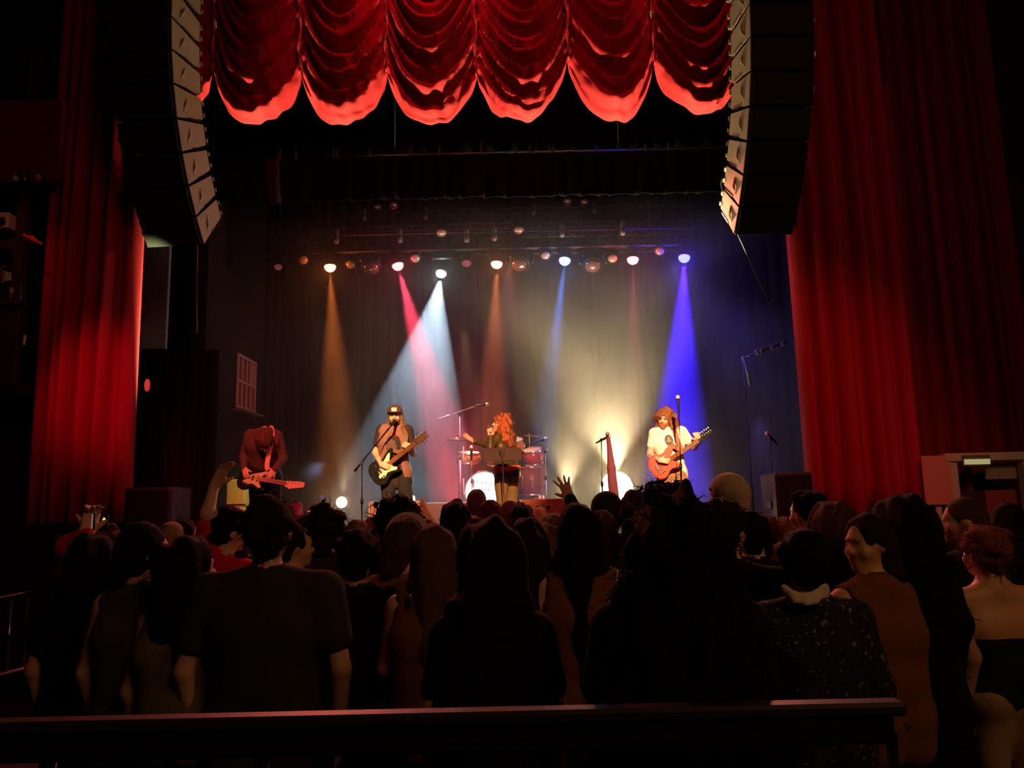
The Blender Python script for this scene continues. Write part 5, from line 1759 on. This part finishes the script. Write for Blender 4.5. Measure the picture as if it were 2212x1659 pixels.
def road_box(px0, px1, pyt, d, dd, m, name, label, cat, cut=None, z0=STAGE_Z):
    a, b = P(px0, pyt, d), P(px1, pyt, d)
    root = thing(name, label, cat, ((a.x + b.x) / 2, d + dd / 2, z0))
    MB().box(((a.x + b.x) / 2, d + dd / 2, (a.z + z0) / 2), (b.x - a.x, dd, a.z - z0), ch=.012).build('body', m, root)
    for s in (a.x + .01, b.x - .01):
        MB().box((s, d - .004, (a.z + z0) / 2), (.02, .012, a.z - z0)).build('edge', mat('case_edge', (.35, .2, .16), .4, .5), root)
    if cut:
        for q in cut:
            p = P(q[0], q[1], d)
            MB().box((p.x, d - .006, p.z), (q[2], .012, q[2] * .9), ch=.004).build('handle_rim', mat('case_edge2', (.45, .24, .18), .4, .5), root)
            MB().box((p.x, d - .014, p.z), (q[2] * .72, .008, q[2] * .66), ch=.004).build('handle_dish', BLACK, root)
    return root
BRN = mat('monitor_brown', (.20, .075, .045), .6, bump=.2, scale=30)
road_box(1122, 1232, 1079, 9.9, .45, BRN, 'stage_monitor', 'long brown stage monitor case with dark square handle dishes in front of the drums', 'case', ((1185, 1096, .09), (1160, 1096, .07)))
road_box(797, 905, 1084, 9.95, .5, BRN, 'stage_monitor', 'wide brown stage monitor case behind the legs of the capped singer', 'case')
road_box(905, 1010, 1086, 10.2, .4, mat('monitor_dark', (.07, .03, .045), .6), 'stage_monitor', 'dark monitor case below the drum riser beside the capped singer', 'case', ((970, 1100, .06),))
wd = thing('wedge_monitor', 'rounded reddish wedge monitor beside the round floor lamp', 'speaker', (P(822, 1080, 10.6).x, 10.6, STAGE_Z))
a, b = P(800, 1082, 10.6), P(843, 1082, 10.6)
MB().prism([(0, 0), (.42, 0), (.42, .12), (.25, .42), (.02, .40)], (a.x + .15, 10.5, STAGE_Z), (0, 1, 0), (0, 0, 1), (1, 0, 0), b.x - a.x).build('cabinet', mat('wedge_red', (.22, .07, .07), .6), wd)
MB().lathe((a.x + .15, 10.49, STAGE_Z + .2), (0, -1, .1), [(.11, 0), (.10, .01), (.03, .015)], 16).build('grille', GRILLE, wd, True)
rb = thing('amp_head', 'small glowing red box on the stage beyond the bassist', 'amplifier', P(672, 1110, 10.4))
a, b = P(661, 1101, 10.4), P(686, 1114, 10.4)
MB().box(((a.x + b.x) / 2, 10.5, (a.z + b.z) / 2), (b.x - a.x, .18, a.z - b.z), ch=.01).build('case', mat('amp_red', (.35, .06, .07), .5), rb)
MB().box(((a.x + b.x) / 2, 10.405, (a.z + b.z) / 2), ((b.x - a.x) * .85, .01, (a.z - b.z) * .7)).build('light_panel', glow('amp_panel', (1, .10, .14), .6), rb)
am = road_box(655, 700, 1114, 10.35, .4, mat('amp_black', (.06, .025, .03), .6), 'amplifier', 'dark amplifier under the small glowing red box', 'amplifier')
bl = thing('round_bag', 'rounded dusky pink bag lying on the stage behind the bass guitar head', 'bag', P(638, 1092, 10.3))
S = SDF(.01)
S.cap(P(632, 1096, 10.3), .05, P(645, 1094, 10.3), .055, .03).cap(P(640, 1110, 10.3), .09, (P(640, 1110, 10.3).x, 10.3, STAGE_Z + .06), .10, .03)
V, Q = S.mesh(wobble(.004, 40, 2))
raw_mesh('bag_body', V, Q, mat('bag_pink', (.35, .09, .10), .8), bl)
MB().tube([P(630, 1088, 10.28), P(638, 1082, 10.28), P(646, 1088, 10.28)], .008, 6).build('strap', RUBBER, bl, True)
bs = thing('blue_stage_light', 'small dim blue indicator light between the bass head and the round floor lamp', 'lamp', P(695, 1074, 11.4))
MB().ball(P(695, 1074, 11.4), .03, 10).build('lens', glow('blue_dim', (.12, .10, .6), .25), bs, True)
MB().tube([P(695, 1074, 11.43), (P(695, 1074, 11.4).x, 11.43, STAGE_Z)], .012, 6).build('post', BLACKM, bs, True)
ln = P(727, 1105, 9.9)
cbl = spline([P(720, 1096, 9.9), P(723, 1102, 9.9), P(722, 1106, 9.9), P(728, 1114, 9.9), P(731, 1124, 9.9)], 5)
tag(MB().tube(cbl, .004, 5).build('loose_cable', mat('cable_pale', (.6, .45, .35), .5), None, True), 'short loose pale cable end near the round floor lamp', 'cable')

# ================================================================ the crowd
C_BLACK = clothm('black', (.010, .010, .012))
C_NAVY = clothm('navy', (.014, .018, .030))
C_OLIVE = clothm('olive_grey', (.085, .075, .05))
C_DKOLIVE = clothm('dark_olive', (.036, .031, .018))
C_RED = clothm('red', (.60, .02, .02))
C_MAROON = clothm('maroon', (.12, .02, .02))
C_TAN = clothm('tan', (.32, .22, .12))
C_MUSTARD = clothm('mustard', (.34, .19, .05))
C_RUST = clothm('rust', (.17, .07, .03))
C_GREY = clothm('grey', (.12, .11, .11))
C_CREAM = clothm('cream', (.45, .38, .28))
C_PINK = clothm('dusty_pink', (.32, .14, .12))
C_WHITE = clothm('white', (.60, .55, .5))
C_STRIPE = stripes('striped_top', (.03, .03, .035), (.16, .13, .14), 9, axis='Z')
C_SPECK = specks('speckled_top', (.012, .013, .016), (.16, .16, .17), 55)
JEAN = clothm('jeans_dark', (.02, .024, .035))
TROUS = clothm('trousers_black', (.012, .012, .014))
SHOEB = mat('shoe_black', (.015, .015, .015), .6)

def crowd(px, py, d, label, style='short', hc=H_DARK, L=.3, W=1.0, vol=1.0, fuzz=0, top=C_BLACK, sleeve='short', yaw=0.0, hyaw=None, hp=0.0, b=1.0, sw=.17, arms='down',
          skin=SKIN, legs=TROUS, skirt=None, hvol=None, h=None, tl=.10, seed=None, hands=None, after=None, arms_r=.95):
    J, s = standing(px, py, d, yaw, hyaw, hp, b, sw, arms)
    if hands:
        J.update(hands(J))
    seed = seed or int(px + py)
    h = h or (.013 if d < 3.2 else .016)
    if arms in ('rightup', 'leftup', 'shoot') :
        h = min(h, .010)
    G = person('crowd_person', label, J, h, b, skin, top, sleeve, legs if skirt is None else legs, SHOEB, base=(J['pelvis'][0], J['pelvis'][1], 0), face=True, top_len=tl, seed=seed, skirt=skirt, hs=max(.93, min(1.04, s)), arms_r=arms_r, group='people in the crowd')
    if style:
        hair(G, style, hc, h * .85, L, W, seed, vol, fuzz)
    return G, J

# nearest row ------------------------------------------------------------
crowd(1060, 1142, 2.5, 'person with very long dark hair spreading over a black top, nearest the rail', 'long', H_BLACK, .62, 1.9, 1.24, 500, C_BLACK, 'short', b=.92, sw=.155, seed=11)
G, J = crowd(1452, 1084, 2.2, 'tall person with huge mass of dark wavy hair down to the waist', 'bigcurly', H_BLACK, .55, 1.5, 1.12, 1400, C_BLACK, 'short', b=1.05, seed=12, skin=SKIN2, arms='front')
crowd(582, 1080, 3.0, 'broad person with thick short dark hair and plain dark olive T-shirt', 'short', H_DARK, vol=1.10, fuzz=500, top=C_DKOLIVE, b=1.16, sw=.19, seed=13, hp=-.05)
crowd(312, 1132, 3.25, 'person in a sleeveless olive grey top, dark hair swept over one shoulder', 'side', H_BLACK, .22, 1.2, 1.0, 200, C_OLIVE, 'tank', yaw=-.25, hyaw=-.95, seed=14, sw=.165, skin=SKIN)
crowd(408, 1166, 3.1, 'person with long black hair and pale short top beside the broad olive T-shirt person', 'long', H_BLACK, .36, 1.0, 1.05, 250, clothm('dull_cream', (.16, .14, .09)), 'tank', yaw=-.2, hyaw=-.75, seed=15, sw=.155, tl=.02)
crowd(200, 1162, 3.6, 'person with black shoulder length hair just behind the red shirted one by the barrier', 'long', H_BLACK, .22, .9, 1.05, 150, C_BLACK, 'short', seed=16, sw=.16)
crowd(770, 1148, 3.5, 'person in a plain black T-shirt with rounded dark hair and wide shoulders', 'short', H_BLACK, vol=1.03, fuzz=300, top=C_BLACK, b=1.05, sw=.185, seed=17, skin=SKIN2)
crowd(1247, 1091, 3.45, 'person with straight very long black hair over a pale brown top', 'long', H_BLACK, .52, 1.05, 1.0, 300, C_RUST, 'tank', seed=18, sw=.165, skin=SKIN)
G, J = crowd(1736, 1156, 3.0, 'person with round black bob, white collar and speckled dark top', 'short', H_BLACK, vol=1.08, fuzz=150, top=C_SPECK, sleeve='long', b=1.05, sw=.175, seed=19)
S = SDF(.008)
cpt = [P(1694, 1270, 2.93), P(1712, 1284, 2.90), P(1738, 1290, 2.89), P(1757, 1286, 2.90), P(1778, 1272, 2.93)]
for i in range(4):
    S.cap(cpt[i], .014, cpt[i + 1], .014, .01)
    S.cap(cpt[i] - Vector((0, .012, .02)), .010, cpt[i + 1] - Vector((0, .012, .02)), .010, .012)
S.ell(cpt[4] - Vector((0, .01, .005)), (.022, .012, .030), None, .01)
V, Q = S.mesh()
raw_mesh('collar', V, Q, mat('collar_white', (.62, .56, .42), .8), G['root'], label='pale rounded collar')
crowd(1952, 1090, 3.2, 'person with broad black wavy hair covering the shoulders, beside the bare backed one', 'long', H_BLACK, .40, 1.7, 1.35, 500, C_BLACK, 'short', b=.92, sw=.14, seed=20, skin=SKIN2)
G, J = crowd(2124, 1142, 3.55, 'person with curly reddish hair pinned up and bare upper back above a pale skirt', 'bun', hairm('auburn', (.30, .09, .07)), vol=1.04, fuzz=250, top=None, b=1.0, sw=.175, yaw=.15, hyaw=.3, seed=21, legs=C_TAN, skin=skinm('glow', (.60, .33, .17)))  # skin turned more orange, warm light put into its colour
# strapless dark top of the bare backed person
A = {k: np.array(v, float) for k, v in J.items() if k not in ('hdL', 'hdR')}
T = SDF(.014)
torso_prims(T, A, 1.0, .014)
T.half(A['chest'] + np.array((0, 0, -.04)), (0, 0, 1))
V, Q = T.mesh()
raw_mesh('strapless_top', V, Q, C_NAVY, G['root'])
crowd(2176, 1098, 4.0, 'person with smooth black hair and black top just beyond the bare backed one', 'long', H_BLACK, .10, 1.0, 1.12, 200, C_BLACK, 'long', b=.92, sw=.155, seed=22)
# second rows -----------------------------------------------------------
crowd(937, 1138, 3.3, 'person with straight light brown hair to the middle of the back', 'long', hairm('mid_brown', (.15, .08, .045)), .42, 1.0, 1.0, 250, C_RUST, 'tank', seed=23, sw=.16, arms='front')
crowd(878, 1120, 3.7, 'person in a mustard shawl with pale band over brown hair', 'side', H_BROWN, .12, 1.0, 1.0, 150, C_MUSTARD, 'long', yaw=-.3, hyaw=-.6, seed=24)
crowd(860, 1082, 4.1, 'person with bushy dark curls right below the capped singer', 'curly', H_BLACK, vol=1.0, fuzz=600, top=C_BLACK, sleeve='long', seed=25, b=1.05)
crowd(1137, 1124, 3.5, 'person with sleek dark hair turned aside, close behind the longest haired one', 'long', H_DARK, .30, 1.0, 1.0, 150, C_MUSTARD, 'tank', seed=26, sw=.155)
crowd(1563, 1084, 3.3, 'person with neat short dark hair and black shirt in front of the white cap', 'short', H_DARK, vol=1.03, fuzz=250, top=C_BLACK, sleeve='short', yaw=-.2, hyaw=-.75, b=1.08, sw=.19, seed=27)
crowd(1800, 1092, 3.4, 'person with loose brown hair and striped top behind the round black bob', 'long', H_BROWN, .16, 1.05, 1.10, 300, C_STRIPE, 'short', yaw=-.1, hyaw=-.2, seed=28, b=1.05)
crowd(1874, 1112, 3.1, 'person in an off shoulder orange top, face turned back towards the hall', 'side', H_DARK, .2, 1.0, .98, 150, C_RUST, 'tank', yaw=.3, hyaw=2.0, seed=29, sw=.17, skin=skinm('glow', (.60, .33, .17)))  # same orange skin, with the warm light in its colour
crowd(2082, 1074, 3.9, 'person with cropped hair seen in profile below the white doorway', 'crop', H_BROWN, top=C_NAVY, yaw=.5, hyaw=1.15, seed=30, b=1.05)
crowd(1742, 1062, 4.4, 'person with flat topped dark hair in front of the speaker cabinet', 'flat', H_BLACK, vol=1.0, fuzz=300, top=C_PINK, sleeve='short', yaw=.1, hyaw=.5, seed=31, b=1.02)
G, J = crowd(1572, 1026, 4.5, 'person wearing a pale cap, tallest of the crowd before the blue lit wing', 'crop', H_DARK, top=C_BLACK, sleeve='long', yaw=.25, hyaw=.85, seed=32, b=1.08)
q = G['q']
R = [G['r'], G['f'], G['u']]
S = SDF(.009)
S.ell(q(0, -.012, .045), (.094, .112, .100), R, .01)
S.cap(q(0, -.07, .02), .065, q(0, -.075, -.045), .052, .03)
S.half(q(0, .0, -.07), -G['u'])
S.ell(q(0, .10, -.06), (.08, .09, .085), R, .02, True)
V, Q = S.mesh()
cp = raw_mesh('cap', V, Q, mat('cap_canvas', (.50, .40, .27), .85, bump=.3, scale=60), G['root'], label='pale canvas cap')
S = SDF(.008)
S.cap(q(.02, .095, .045), .012, q(-.05, .075, .052), .012, .01)
V, Q = S.mesh()
raw_mesh('cap_band', V, Q, mat('band_dark', (.05, .03, .02), .8), cp)
crowd(1376, 1064, 4.3, 'person with frizzy brown hair, half hidden by the huge mass of wavy hair', 'curly', hairm('frizzy', (.09, .06, .035)), vol=.92, fuzz=500, top=C_OLIVE, seed=33)
crowd(1432, 1047, 3.9, 'person with tangled dark curls just in front of the guitarist with the red guitar', 'curly', H_BLACK, vol=.98, fuzz=800, top=C_BLACK, seed=34)
crowd(1309, 1062, 4.7, 'person in a smooth dark knit beanie below the plum cloth', None, top=clothm('dark_green', (.02, .045, .035)), sleeve='long', seed=35)
G_b, J_b = crowd(1300, 1104, 4.3, 'person with shoulder length chestnut hair below the beanie', 'long', H_BROWN, .12, .9, .95, 120, C_MAROON, 'long', seed=36)
crowd(497, 1096, 4.0, 'person in glasses and red T-shirt with one arm raised high', 'short', H_BLACK, vol=1.0, fuzz=300, top=C_RED, sleeve='short', yaw=-.25, hyaw=-1.0, seed=37, arms='leftup', b=1.0,
      hands=lambda J: {'eL': tuple(P(448, 1110, 3.95)), 'wL': tuple(P(462, 1052, 4.0)), 'hdL': dict(d=(.25, 0, .5), n=(.2, -.3, -1), curl=.2, side=1), 'sL': tuple(P(452, 1168, 4.0))})
crowd(633, 1130, 4.0, 'person with dark hair and pale profile just beyond the broad olive T-shirt person', 'short', H_DARK, vol=.98, top=C_BLACK, yaw=-.3, hyaw=-1.1, seed=38)
crowd(702, 1094, 4.2, 'person with large round dim brown hair in front of the red glowing box', 'curly', H_DARK, vol=.92, fuzz=200, top=C_DKOLIVE, sleeve='long', seed=39)
crowd(666, 1112, 5.2, 'person with small round dark head under the red glowing box', 'short', H_BLACK, top=C_BLACK, seed=40)
crowd(735, 1137, 6.2, 'short person with dark hair below the round floor lamp reflection', 'short', H_BLACK, top=C_BLACK, seed=41)
crowd(772, 1128, 5.2, 'person with wispy light hair before the boom stand', 'short', H_LBROWN, vol=1.02, fuzz=200, top=C_GREY, seed=42)
crowd(805, 1124, 6.0, 'person with reddish curls beside the bushy dark curls', 'curly', hairm('rusty', (.22, .08, .05)), vol=.82, fuzz=150, top=C_MAROON, seed=43)
G, J = crowd(916, 1118, 5.6, 'person wearing a pale pointed party hat', 'short', hairm('rusty', (.22, .08, .05)), top=C_PINK, seed=44)
ht = P(912, 1084, 5.6)
MB().lathe((G['q'](0, 0, .09)[0], 5.6, G['q'](0, 0, .07)[2]), (-.05, 0, 1), [(.085, 0), (.088, .012), (.045, .10), (.003, .20)], 24).build('party_hat', mat('party_hat', (.62, .60, .30), .7), G['root'], True, label='pale yellow cone hat')
crowd(984, 1084, 5.0, 'person with thick dark wavy hair below the snare drum', 'long', H_BLACK, .1, 1.1, 1.02, 250, C_BLACK, 'long', seed=45)
crowd(1029, 1055, 6.3, 'tall person with cropped hair tinted as if violet lit right before the white bass drum', 'crop', hairm('violet_light_tint', (.06, .045, .06)), top=C_PINK, seed=46)  # violet light is part of this hair colour
crowd(1062, 1082, 6.0, 'person with short dark hair leaning towards a neighbour under the music stand', 'short', hairm('dark_mauve', (.05, .03, .04)), top=C_BLACK, yaw=.0, hyaw=-.9, seed=47)
crowd(1100, 1086, 5.6, 'person with short fair hair facing the dark haired neighbour under the music stand', 'short', hairm('dim_fair', (.20, .10, .07)), top=C_PINK, hyaw=.9, seed=48)
crowd(1124, 1090, 5.3, 'person with smooth black hair under the edge of the music stand', 'short', H_BLACK, top=C_BLACK, seed=49, vol=1.02)
crowd(1160, 1096, 6.6, 'person with glowing orange blond hair by the case with square dishes', 'long', H_BLOND, .08, .9, .95, 0, C_PINK, 'tank', seed=50)
crowd(1195, 1118, 5.0, 'person with a white headband over long auburn hair', 'long', hairm('auburn2', (.22, .09, .06)), .25, .9, 1.0, 120, C_RUST, 'tank', seed=51)
crowd(1140, 1140, 5.2, 'short person with dark hair between the sleek haired one and the orange blond', 'short', H_DARK, top=C_BLACK, seed=52)
G, J = crowd(1258, 1098, 5.2, 'person reaching up with one open hand towards the small floor lamp', 'short', H_DARK, top=C_BLACK, sleeve='long', seed=53, arms='leftup',
      hands=lambda J: {'eL': tuple(P(1243, 1108, 5.15)), 'wL': tuple(P(1231, 1076, 5.15)), 'hdL': dict(d=(-.38, 0, 1), n=(0, 1, 0), curl=.10, side=1, spread=.5, thumb=1.1)})
crowd(1652, 1120, 4.8, 'person with messy red hair, tinted further as if red lit, below the speaker cabinet', 'curly', hairm('red_with_light', (.28, .06, .04)), vol=.85, fuzz=200, top=C_MAROON, seed=54)  # red hair with red light mixed into its colour
crowd(1700, 1120, 5.0, 'person with long rosy hair between the messy red hair and the flat topped one', 'long', hairm('rosy', (.30, .13, .10)), .2, .9, .95, 80, C_PINK, 'tank', seed=55)
crowd(1908, 1092, 4.6, 'person with dim pinkish face in front of the maroon curtain', 'short', H_DARK, top=C_BLACK, yaw=.3, hyaw=1.3, seed=56)
crowd(372, 1128, 5.6, 'person with fair cropped head beside the big black speaker cabinet', 'crop', H_BLOND, top=C_RUST, hyaw=-.4, seed=57)
crowd(400, 1126, 6.0, 'person seen in rosy profile next to the fair cropped head', 'short', H_DARK, top=C_BLACK, hyaw=-1.3, yaw=-.4, seed=58)
crowd(229, 1134, 5.6, 'person with dim purple lit face filming near the foot of the crimson curtain', 'short', H_BROWN, top=C_BLACK, hyaw=.8, seed=59)
crowd(262, 1150, 5.2, 'person with dull reddish hair behind the olive grey sleeveless top', 'short', hairm('rusty', (.22, .08, .05)), top=C_MAROON, seed=60)
crowd(160, 1160, 4.1, 'person in a bright red shirt filming with raised arms beside the steel barrier', 'short', H_DARK, top=C_RED, sleeve='long', yaw=-.7, hyaw=-1.1, seed=61, arms='shoot',
      hands=lambda J: {'eR': tuple(P(166, 1174, 3.85)), 'wR': tuple(P(192, 1148, 3.75)), 'eL': tuple(P(148, 1182, 3.7)), 'wL': tuple(P(186, 1154, 3.65))})
crowd(1030, 1128, 4.3, 'person with dim wavy brown hair right beyond the longest haired one', 'long', H_BROWN, .2, 1.1, 1.0, 200, C_RUST, 'tank', seed=62)
crowd(1176, 1132, 4.2, 'person in dark top whose auburn hair hangs by the straight long haired one', 'long', hairm('auburn2', (.22, .09, .06)), .25, .9, .95, 100, C_BLACK, 'tank', seed=63)
crowd(1620, 1104, 4.0, 'person in black jacket close beside the neat short dark hair', 'short', H_BLACK, top=C_BLACK, sleeve='long', seed=64, b=1.05)
crowd(1912, 1130, 3.6, 'person with black hair tucked between the orange top and the broad wavy hair', 'long', H_BLACK, .2, 1.0, 1.0, 100, C_BLACK, 'long', seed=65)

# things in hands
def held(name, label, cat, c):
    return thing(name, label, cat, c)
ph = held('phone', 'phone held up by the red shirted person at the barrier', 'phone', P(205, 1122, 3.6))
c = P(203, 1126, 3.52)
MB().box(c, (.012, .008, .075), ch=.003).build('case', BLACKM, ph)
MB().box(c + Vector((-.004, -.008, 0)), (.004, .006, .066)).build('screen', glow('phone_dim', (.55, .3, .35), .35), ph)
ph = held('phone', 'small bright phone light held near the foot of the crimson curtain', 'phone', P(226, 1128, 5.2))
c = P(226, 1128, 5.2)
MB().box(c, (.05, .01, .09), ch=.003).build('case', BLACKM, ph)
MB().ball(c + Vector((0, -.01, .01)), .011, 10, (1, .5, 2.0)).build('lamp', glow('phone_flash', (1, .62, .25), 1.0), ph, True)
cp_ = held('drinking_cup', 'clear plastic cup glowing pale blue beside the broad olive T-shirt person', 'cup', P(541, 1182, 3.5))
c = P(541, 1196, 3.5)
MB().lathe(c, (0, 0, 1), [(.026, 0), (.036, .085), (.038, .087), (.034, .085), (.024, .004)], 20).build('cup', mat('clear_cup', (.35, .42, .45), .15, emit=None, spec=1.0), cp_, True)
MB().lathe(c + Vector((0, 0, .086)), (0, 0, 1), [(.039, 0), (.037, .012), (.02, .022), (.008, .024)], 20).build('lid', mat('cup_lid', (.45, .5, .52), .2, spec=.9), cp_, True)
MB().tube([c + Vector((0, 0, .02)), c + Vector((-.012, 0, .19))], .0035, 6).build('straw', mat('straw_white', (.8, .75, .75), .4), cp_, True)
spot('cup_glow', P(600, 1000, 6.5), c, (.6, .75, 1), 8, 8, .5, .05)
pp = held('small_purse', 'little violet pouch beside the clear plastic cup', 'bag', P(521, 1198, 3.6))
S = SDF(.006)
c = P(521, 1198, 3.6)
S.cap(c - Vector((.014, 0, 0)), .018, c + Vector((.014, 0, .004)), .020, .01)
V, Q = S.mesh()
raw_mesh('pouch', V, Q, mat('violet', (.12, .06, .5), .5), pp)
MB().tube([c + Vector((-.02, 0, .015)), c + Vector((0, 0, .05)), c + Vector((.02, 0, .015))], .003, 5).build('strap', RUBBER, pp, True)
ph = held('phone', 'phone with glinting case held by the straight light brown haired person', 'phone', P(882, 1302, 3.05))
MB().box(P(882, 1302, 3.05), (.035, .010, .06), (1, 0, .2), (0, 1, 0), (-.2, 0, 1), .004).build('case', mat('phone_chrome', (.5, .5, .52), .2, .9), ph)
MB().box(P(882, 1302, 3.04), (.02, .010, .03), (1, 0, .2), (0, 1, 0), (-.2, 0, 1), .004).build('camera', BLACK, ph)
# beanie
G_ = [o for o in bpy.data.objects if o.get('label') == 'person in a smooth dark knit beanie below the plum cloth'][0]
hb = P(1309, 1062, 4.7)
S = SDF(.011)
s0 = np.array((hb.x, 4.70, hb.z - .10))
S.ell(s0, (.098, .108, .105), None, .02).cap(s0 + np.array((0, -.02, -.02)), .085, s0 + np.array((0, -.03, -.08)), .078, .02)
V, Q = S.mesh(wobble(.002, 120, 4, (1, 1, .1)))
raw_mesh('beanie', V, Q, clothm('beanie', (.018, .017, .016)), G_)
# headbands
for lab, wd in (('person with a white headband over long auburn hair', .016), ('person in a mustard shawl with pale band over brown hair', .012)):
    G_ = [o for o in bpy.data.objects if o.get('label') == lab][0]
    x, y = ORG[G_.name].x, ORG[G_.name].y
    z = max((c.matrix_world.translation.z + v.co.z) for c in G_.children if c.name.startswith('hair') for v in c.data.vertices)
    pts = [(x + .092 * math.cos(a), y + .02, z - .092 + .094 * math.sin(a)) for a in [i * math.pi / 14 for i in range(15)]]
    ribbon('headband', pts, mat('headband_pale', (.62, .50, .50), .7), G_, wd * 2, .006, (0, 1, 0))
# person in the balcony box
J, s_ = standing(18, 565, 8.65, 0, 2.6, -.2, z0=zl - .85 - .2)
G = person('balcony_guest', 'person with red lit face sitting in the dark balcony box', J, .016, 1.0, SKIN, C_BLACK, 'long', TROUS, SHOEB, base=(J['pelvis'][0], J['pelvis'][1], zl - 1.05))
hair(G, 'short', H_DARK, .013)
gl = thing('wine_glass', 'small glass glinting on the balcony ledge below the red lit face', 'glass', P(10, 648, 8.1))
c = Vector((P(10, 648, 8.1).x, 8.2, zl + .05))
MB().lathe(c, (0, 0, 1), [(.03, 0), (.005, .006), (.004, .07), (.028, .10), (.026, .16)], 16).build('glass', mat('glass_glint', (.5, .4, .4), .08, .6), gl, True)
gl = thing('bottle', 'slim bottle with blue glint on the balcony ledge', 'bottle', P(31, 648, 8.1))
c = Vector((P(31, 648, 8.1).x, 8.2, zl + .05))
MB().lathe(c, (0, 0, 1), [(.024, 0), (.026, .02), (.026, .12), (.01, .16), (.01, .2)], 14).build('glass', mat('bottle_blue', (.05, .07, .3), .1, .3), gl, True)

# ---------------------------------------------------------------- rails
RAILM = mat('rail_dark', (.022, .018, .018), .45, .1, bump=.04, scale=30)
rl = thing('guard_rail', 'thick dark guard rail crossing right in front of the camera before the crowd', 'rail', (0, 1.78, 0))
za = P(1106, 1546, 1.78).z
xr = P(1962, 1560, 1.78).x
RD = 1.80
MB().box(((-2.2 + xr) / 2, RD, za - .005), (xr + 2.2, .055, .030), ch=.008).build('top_rail', RAILM, rl)
MB().box(((-2.2 + xr) / 2, RD + .01, za - .05), (xr + 2.15, .05, .06), ch=.008).build('under_rail', BLACKM, rl)
for px in (-600, 100, 565, 1150, 1720, 1935):
    x = P(px, 1600, RD).x
    MB().tube([(x, RD + .02, 0), (x, RD + .02, za - .06)], .014, 8).build('post', BLACKM, rl, True)
MB().tube([(-2.2, RD + .02, .12), (xr - .02, RD + .02, .12)], .014, 8).build('lower_bar', BLACKM, rl, True)
MB().box((xr - .012, RD - .045, za - .035), (.012, .01, .012)).build('bolt', CHROME, rl)
br = thing('steel_barrier', 'low steel crowd barrier with upright bars beside the red shirted person', 'barrier', (P(40, 1400, 3.6).x, 3.6, 0))
STB = mat('barrier_steel', (.22, .18, .19), .4, .8)
def bp(px, d, z):
    p = P(px, 1300, d)
    return Vector((p.x, p.y, z))
b0, b1 = (-180, 3.2), (125, 3.9)
zt1, zb1 = P(40, 1292, 3.55).z, P(40, 1462, 3.55).z
MB().tube([bp(*b0, zt1), bp(*b1, zt1)], .021, 8).build('top_bar', STB, br, True)
MB().tube([bp(*b0, zb1), bp(*b1, zb1)], .021, 8).build('lower_bar', STB, br, True)
for i in range(9):
    t = i / 8
    a = bp(*b0, zt1).lerp(bp(*b1, zt1), t)
    MB().tube([a, (a.x, a.y, zb1)], .009, 6).build('bar', STB, br, True)
for t in (.03, .97):
    a = bp(*b0, zt1).lerp(bp(*b1, zt1), t)
    MB().tube([a, (a.x, a.y, .02)], .02, 8).build('leg', STB, br, True)
    MB().box((a.x, a.y, .012), (.06, .5, .024)).build('foot', STB, br)

# ================================================================ haze over the stage
def haze(name, x0, x1, y0, y1, z0, z1, dens, aniso, noise=None, col=(1, 1, 1)):
    o = MB().box(((x0 + x1) / 2, (y0 + y1) / 2, (z0 + z1) / 2), (x1 - x0, y1 - y0, z1 - z0)).build(name, None)
    o.data.materials.clear()
    m = bpy.data.materials.new(name)
    m.use_nodes = True
    nt = m.node_tree
    nt.nodes.clear()
    out = nt.nodes.new('ShaderNodeOutputMaterial')
    vs = nt.nodes.new('ShaderNodeVolumeScatter')
    vs.inputs['Color'].default_value = (*col, 1)
    vs.inputs['Density'].default_value = dens
    vs.inputs['Anisotropy'].default_value = aniso
    nt.links.new(vs.outputs[0], out.inputs['Volume'])
    if noise:
        tc = nt.nodes.new('ShaderNodeTexCoord')
        nz = nt.nodes.new('ShaderNodeTexNoise')
        nz.inputs['Scale'].default_value = noise[0]
        nz.inputs['Detail'].default_value = 3
        nz.inputs['Roughness'].default_value = .5
        nz.inputs['Distortion'].default_value = .6
        mr = nt.nodes.new('ShaderNodeMapRange')
        mr.inputs['From Min'].default_value = noise[1]
        mr.inputs['From Max'].default_value = noise[2]
        mr.inputs['To Min'].default_value = dens * noise[3]
        mr.inputs['To Max'].default_value = dens
        nt.links.new(tc.outputs['Object'], nz.inputs['Vector'])
        nt.links.new(nz.outputs['Fac'], mr.inputs[0])
        # haze thins out towards the rig
        sp = nt.nodes.new('ShaderNodeSeparateXYZ')
        nt.links.new(tc.outputs['Object'], sp.inputs[0])
        m2 = nt.nodes.new('ShaderNodeMapRange')
        m2.inputs['From Min'].default_value = 4.2
        m2.inputs['From Max'].default_value = 5.7
        m2.inputs['To Min'].default_value = 1.0
        m2.inputs['To Max'].default_value = .30
        nt.links.new(sp.outputs['Z'], m2.inputs[0])
        mu = nt.nodes.new('ShaderNodeMath')
        mu.operation = 'MULTIPLY'
        nt.links.new(mr.outputs[0], mu.inputs[0])
        nt.links.new(m2.outputs[0], mu.inputs[1])
        nt.links.new(mu.outputs[0], vs.inputs['Density'])
    o.data.materials.append(m)
    o['kind'] = 'stuff'
    o['label'] = 'thin stage haze drifting over the band and catching the beams'
    o['category'] = 'haze'
    return o
haze('stage_haze', -4.5, 5.2, 10.15, 14.3, STAGE_Z + .01, 5.95, .11, .45, (.55, .38, .62, .35))
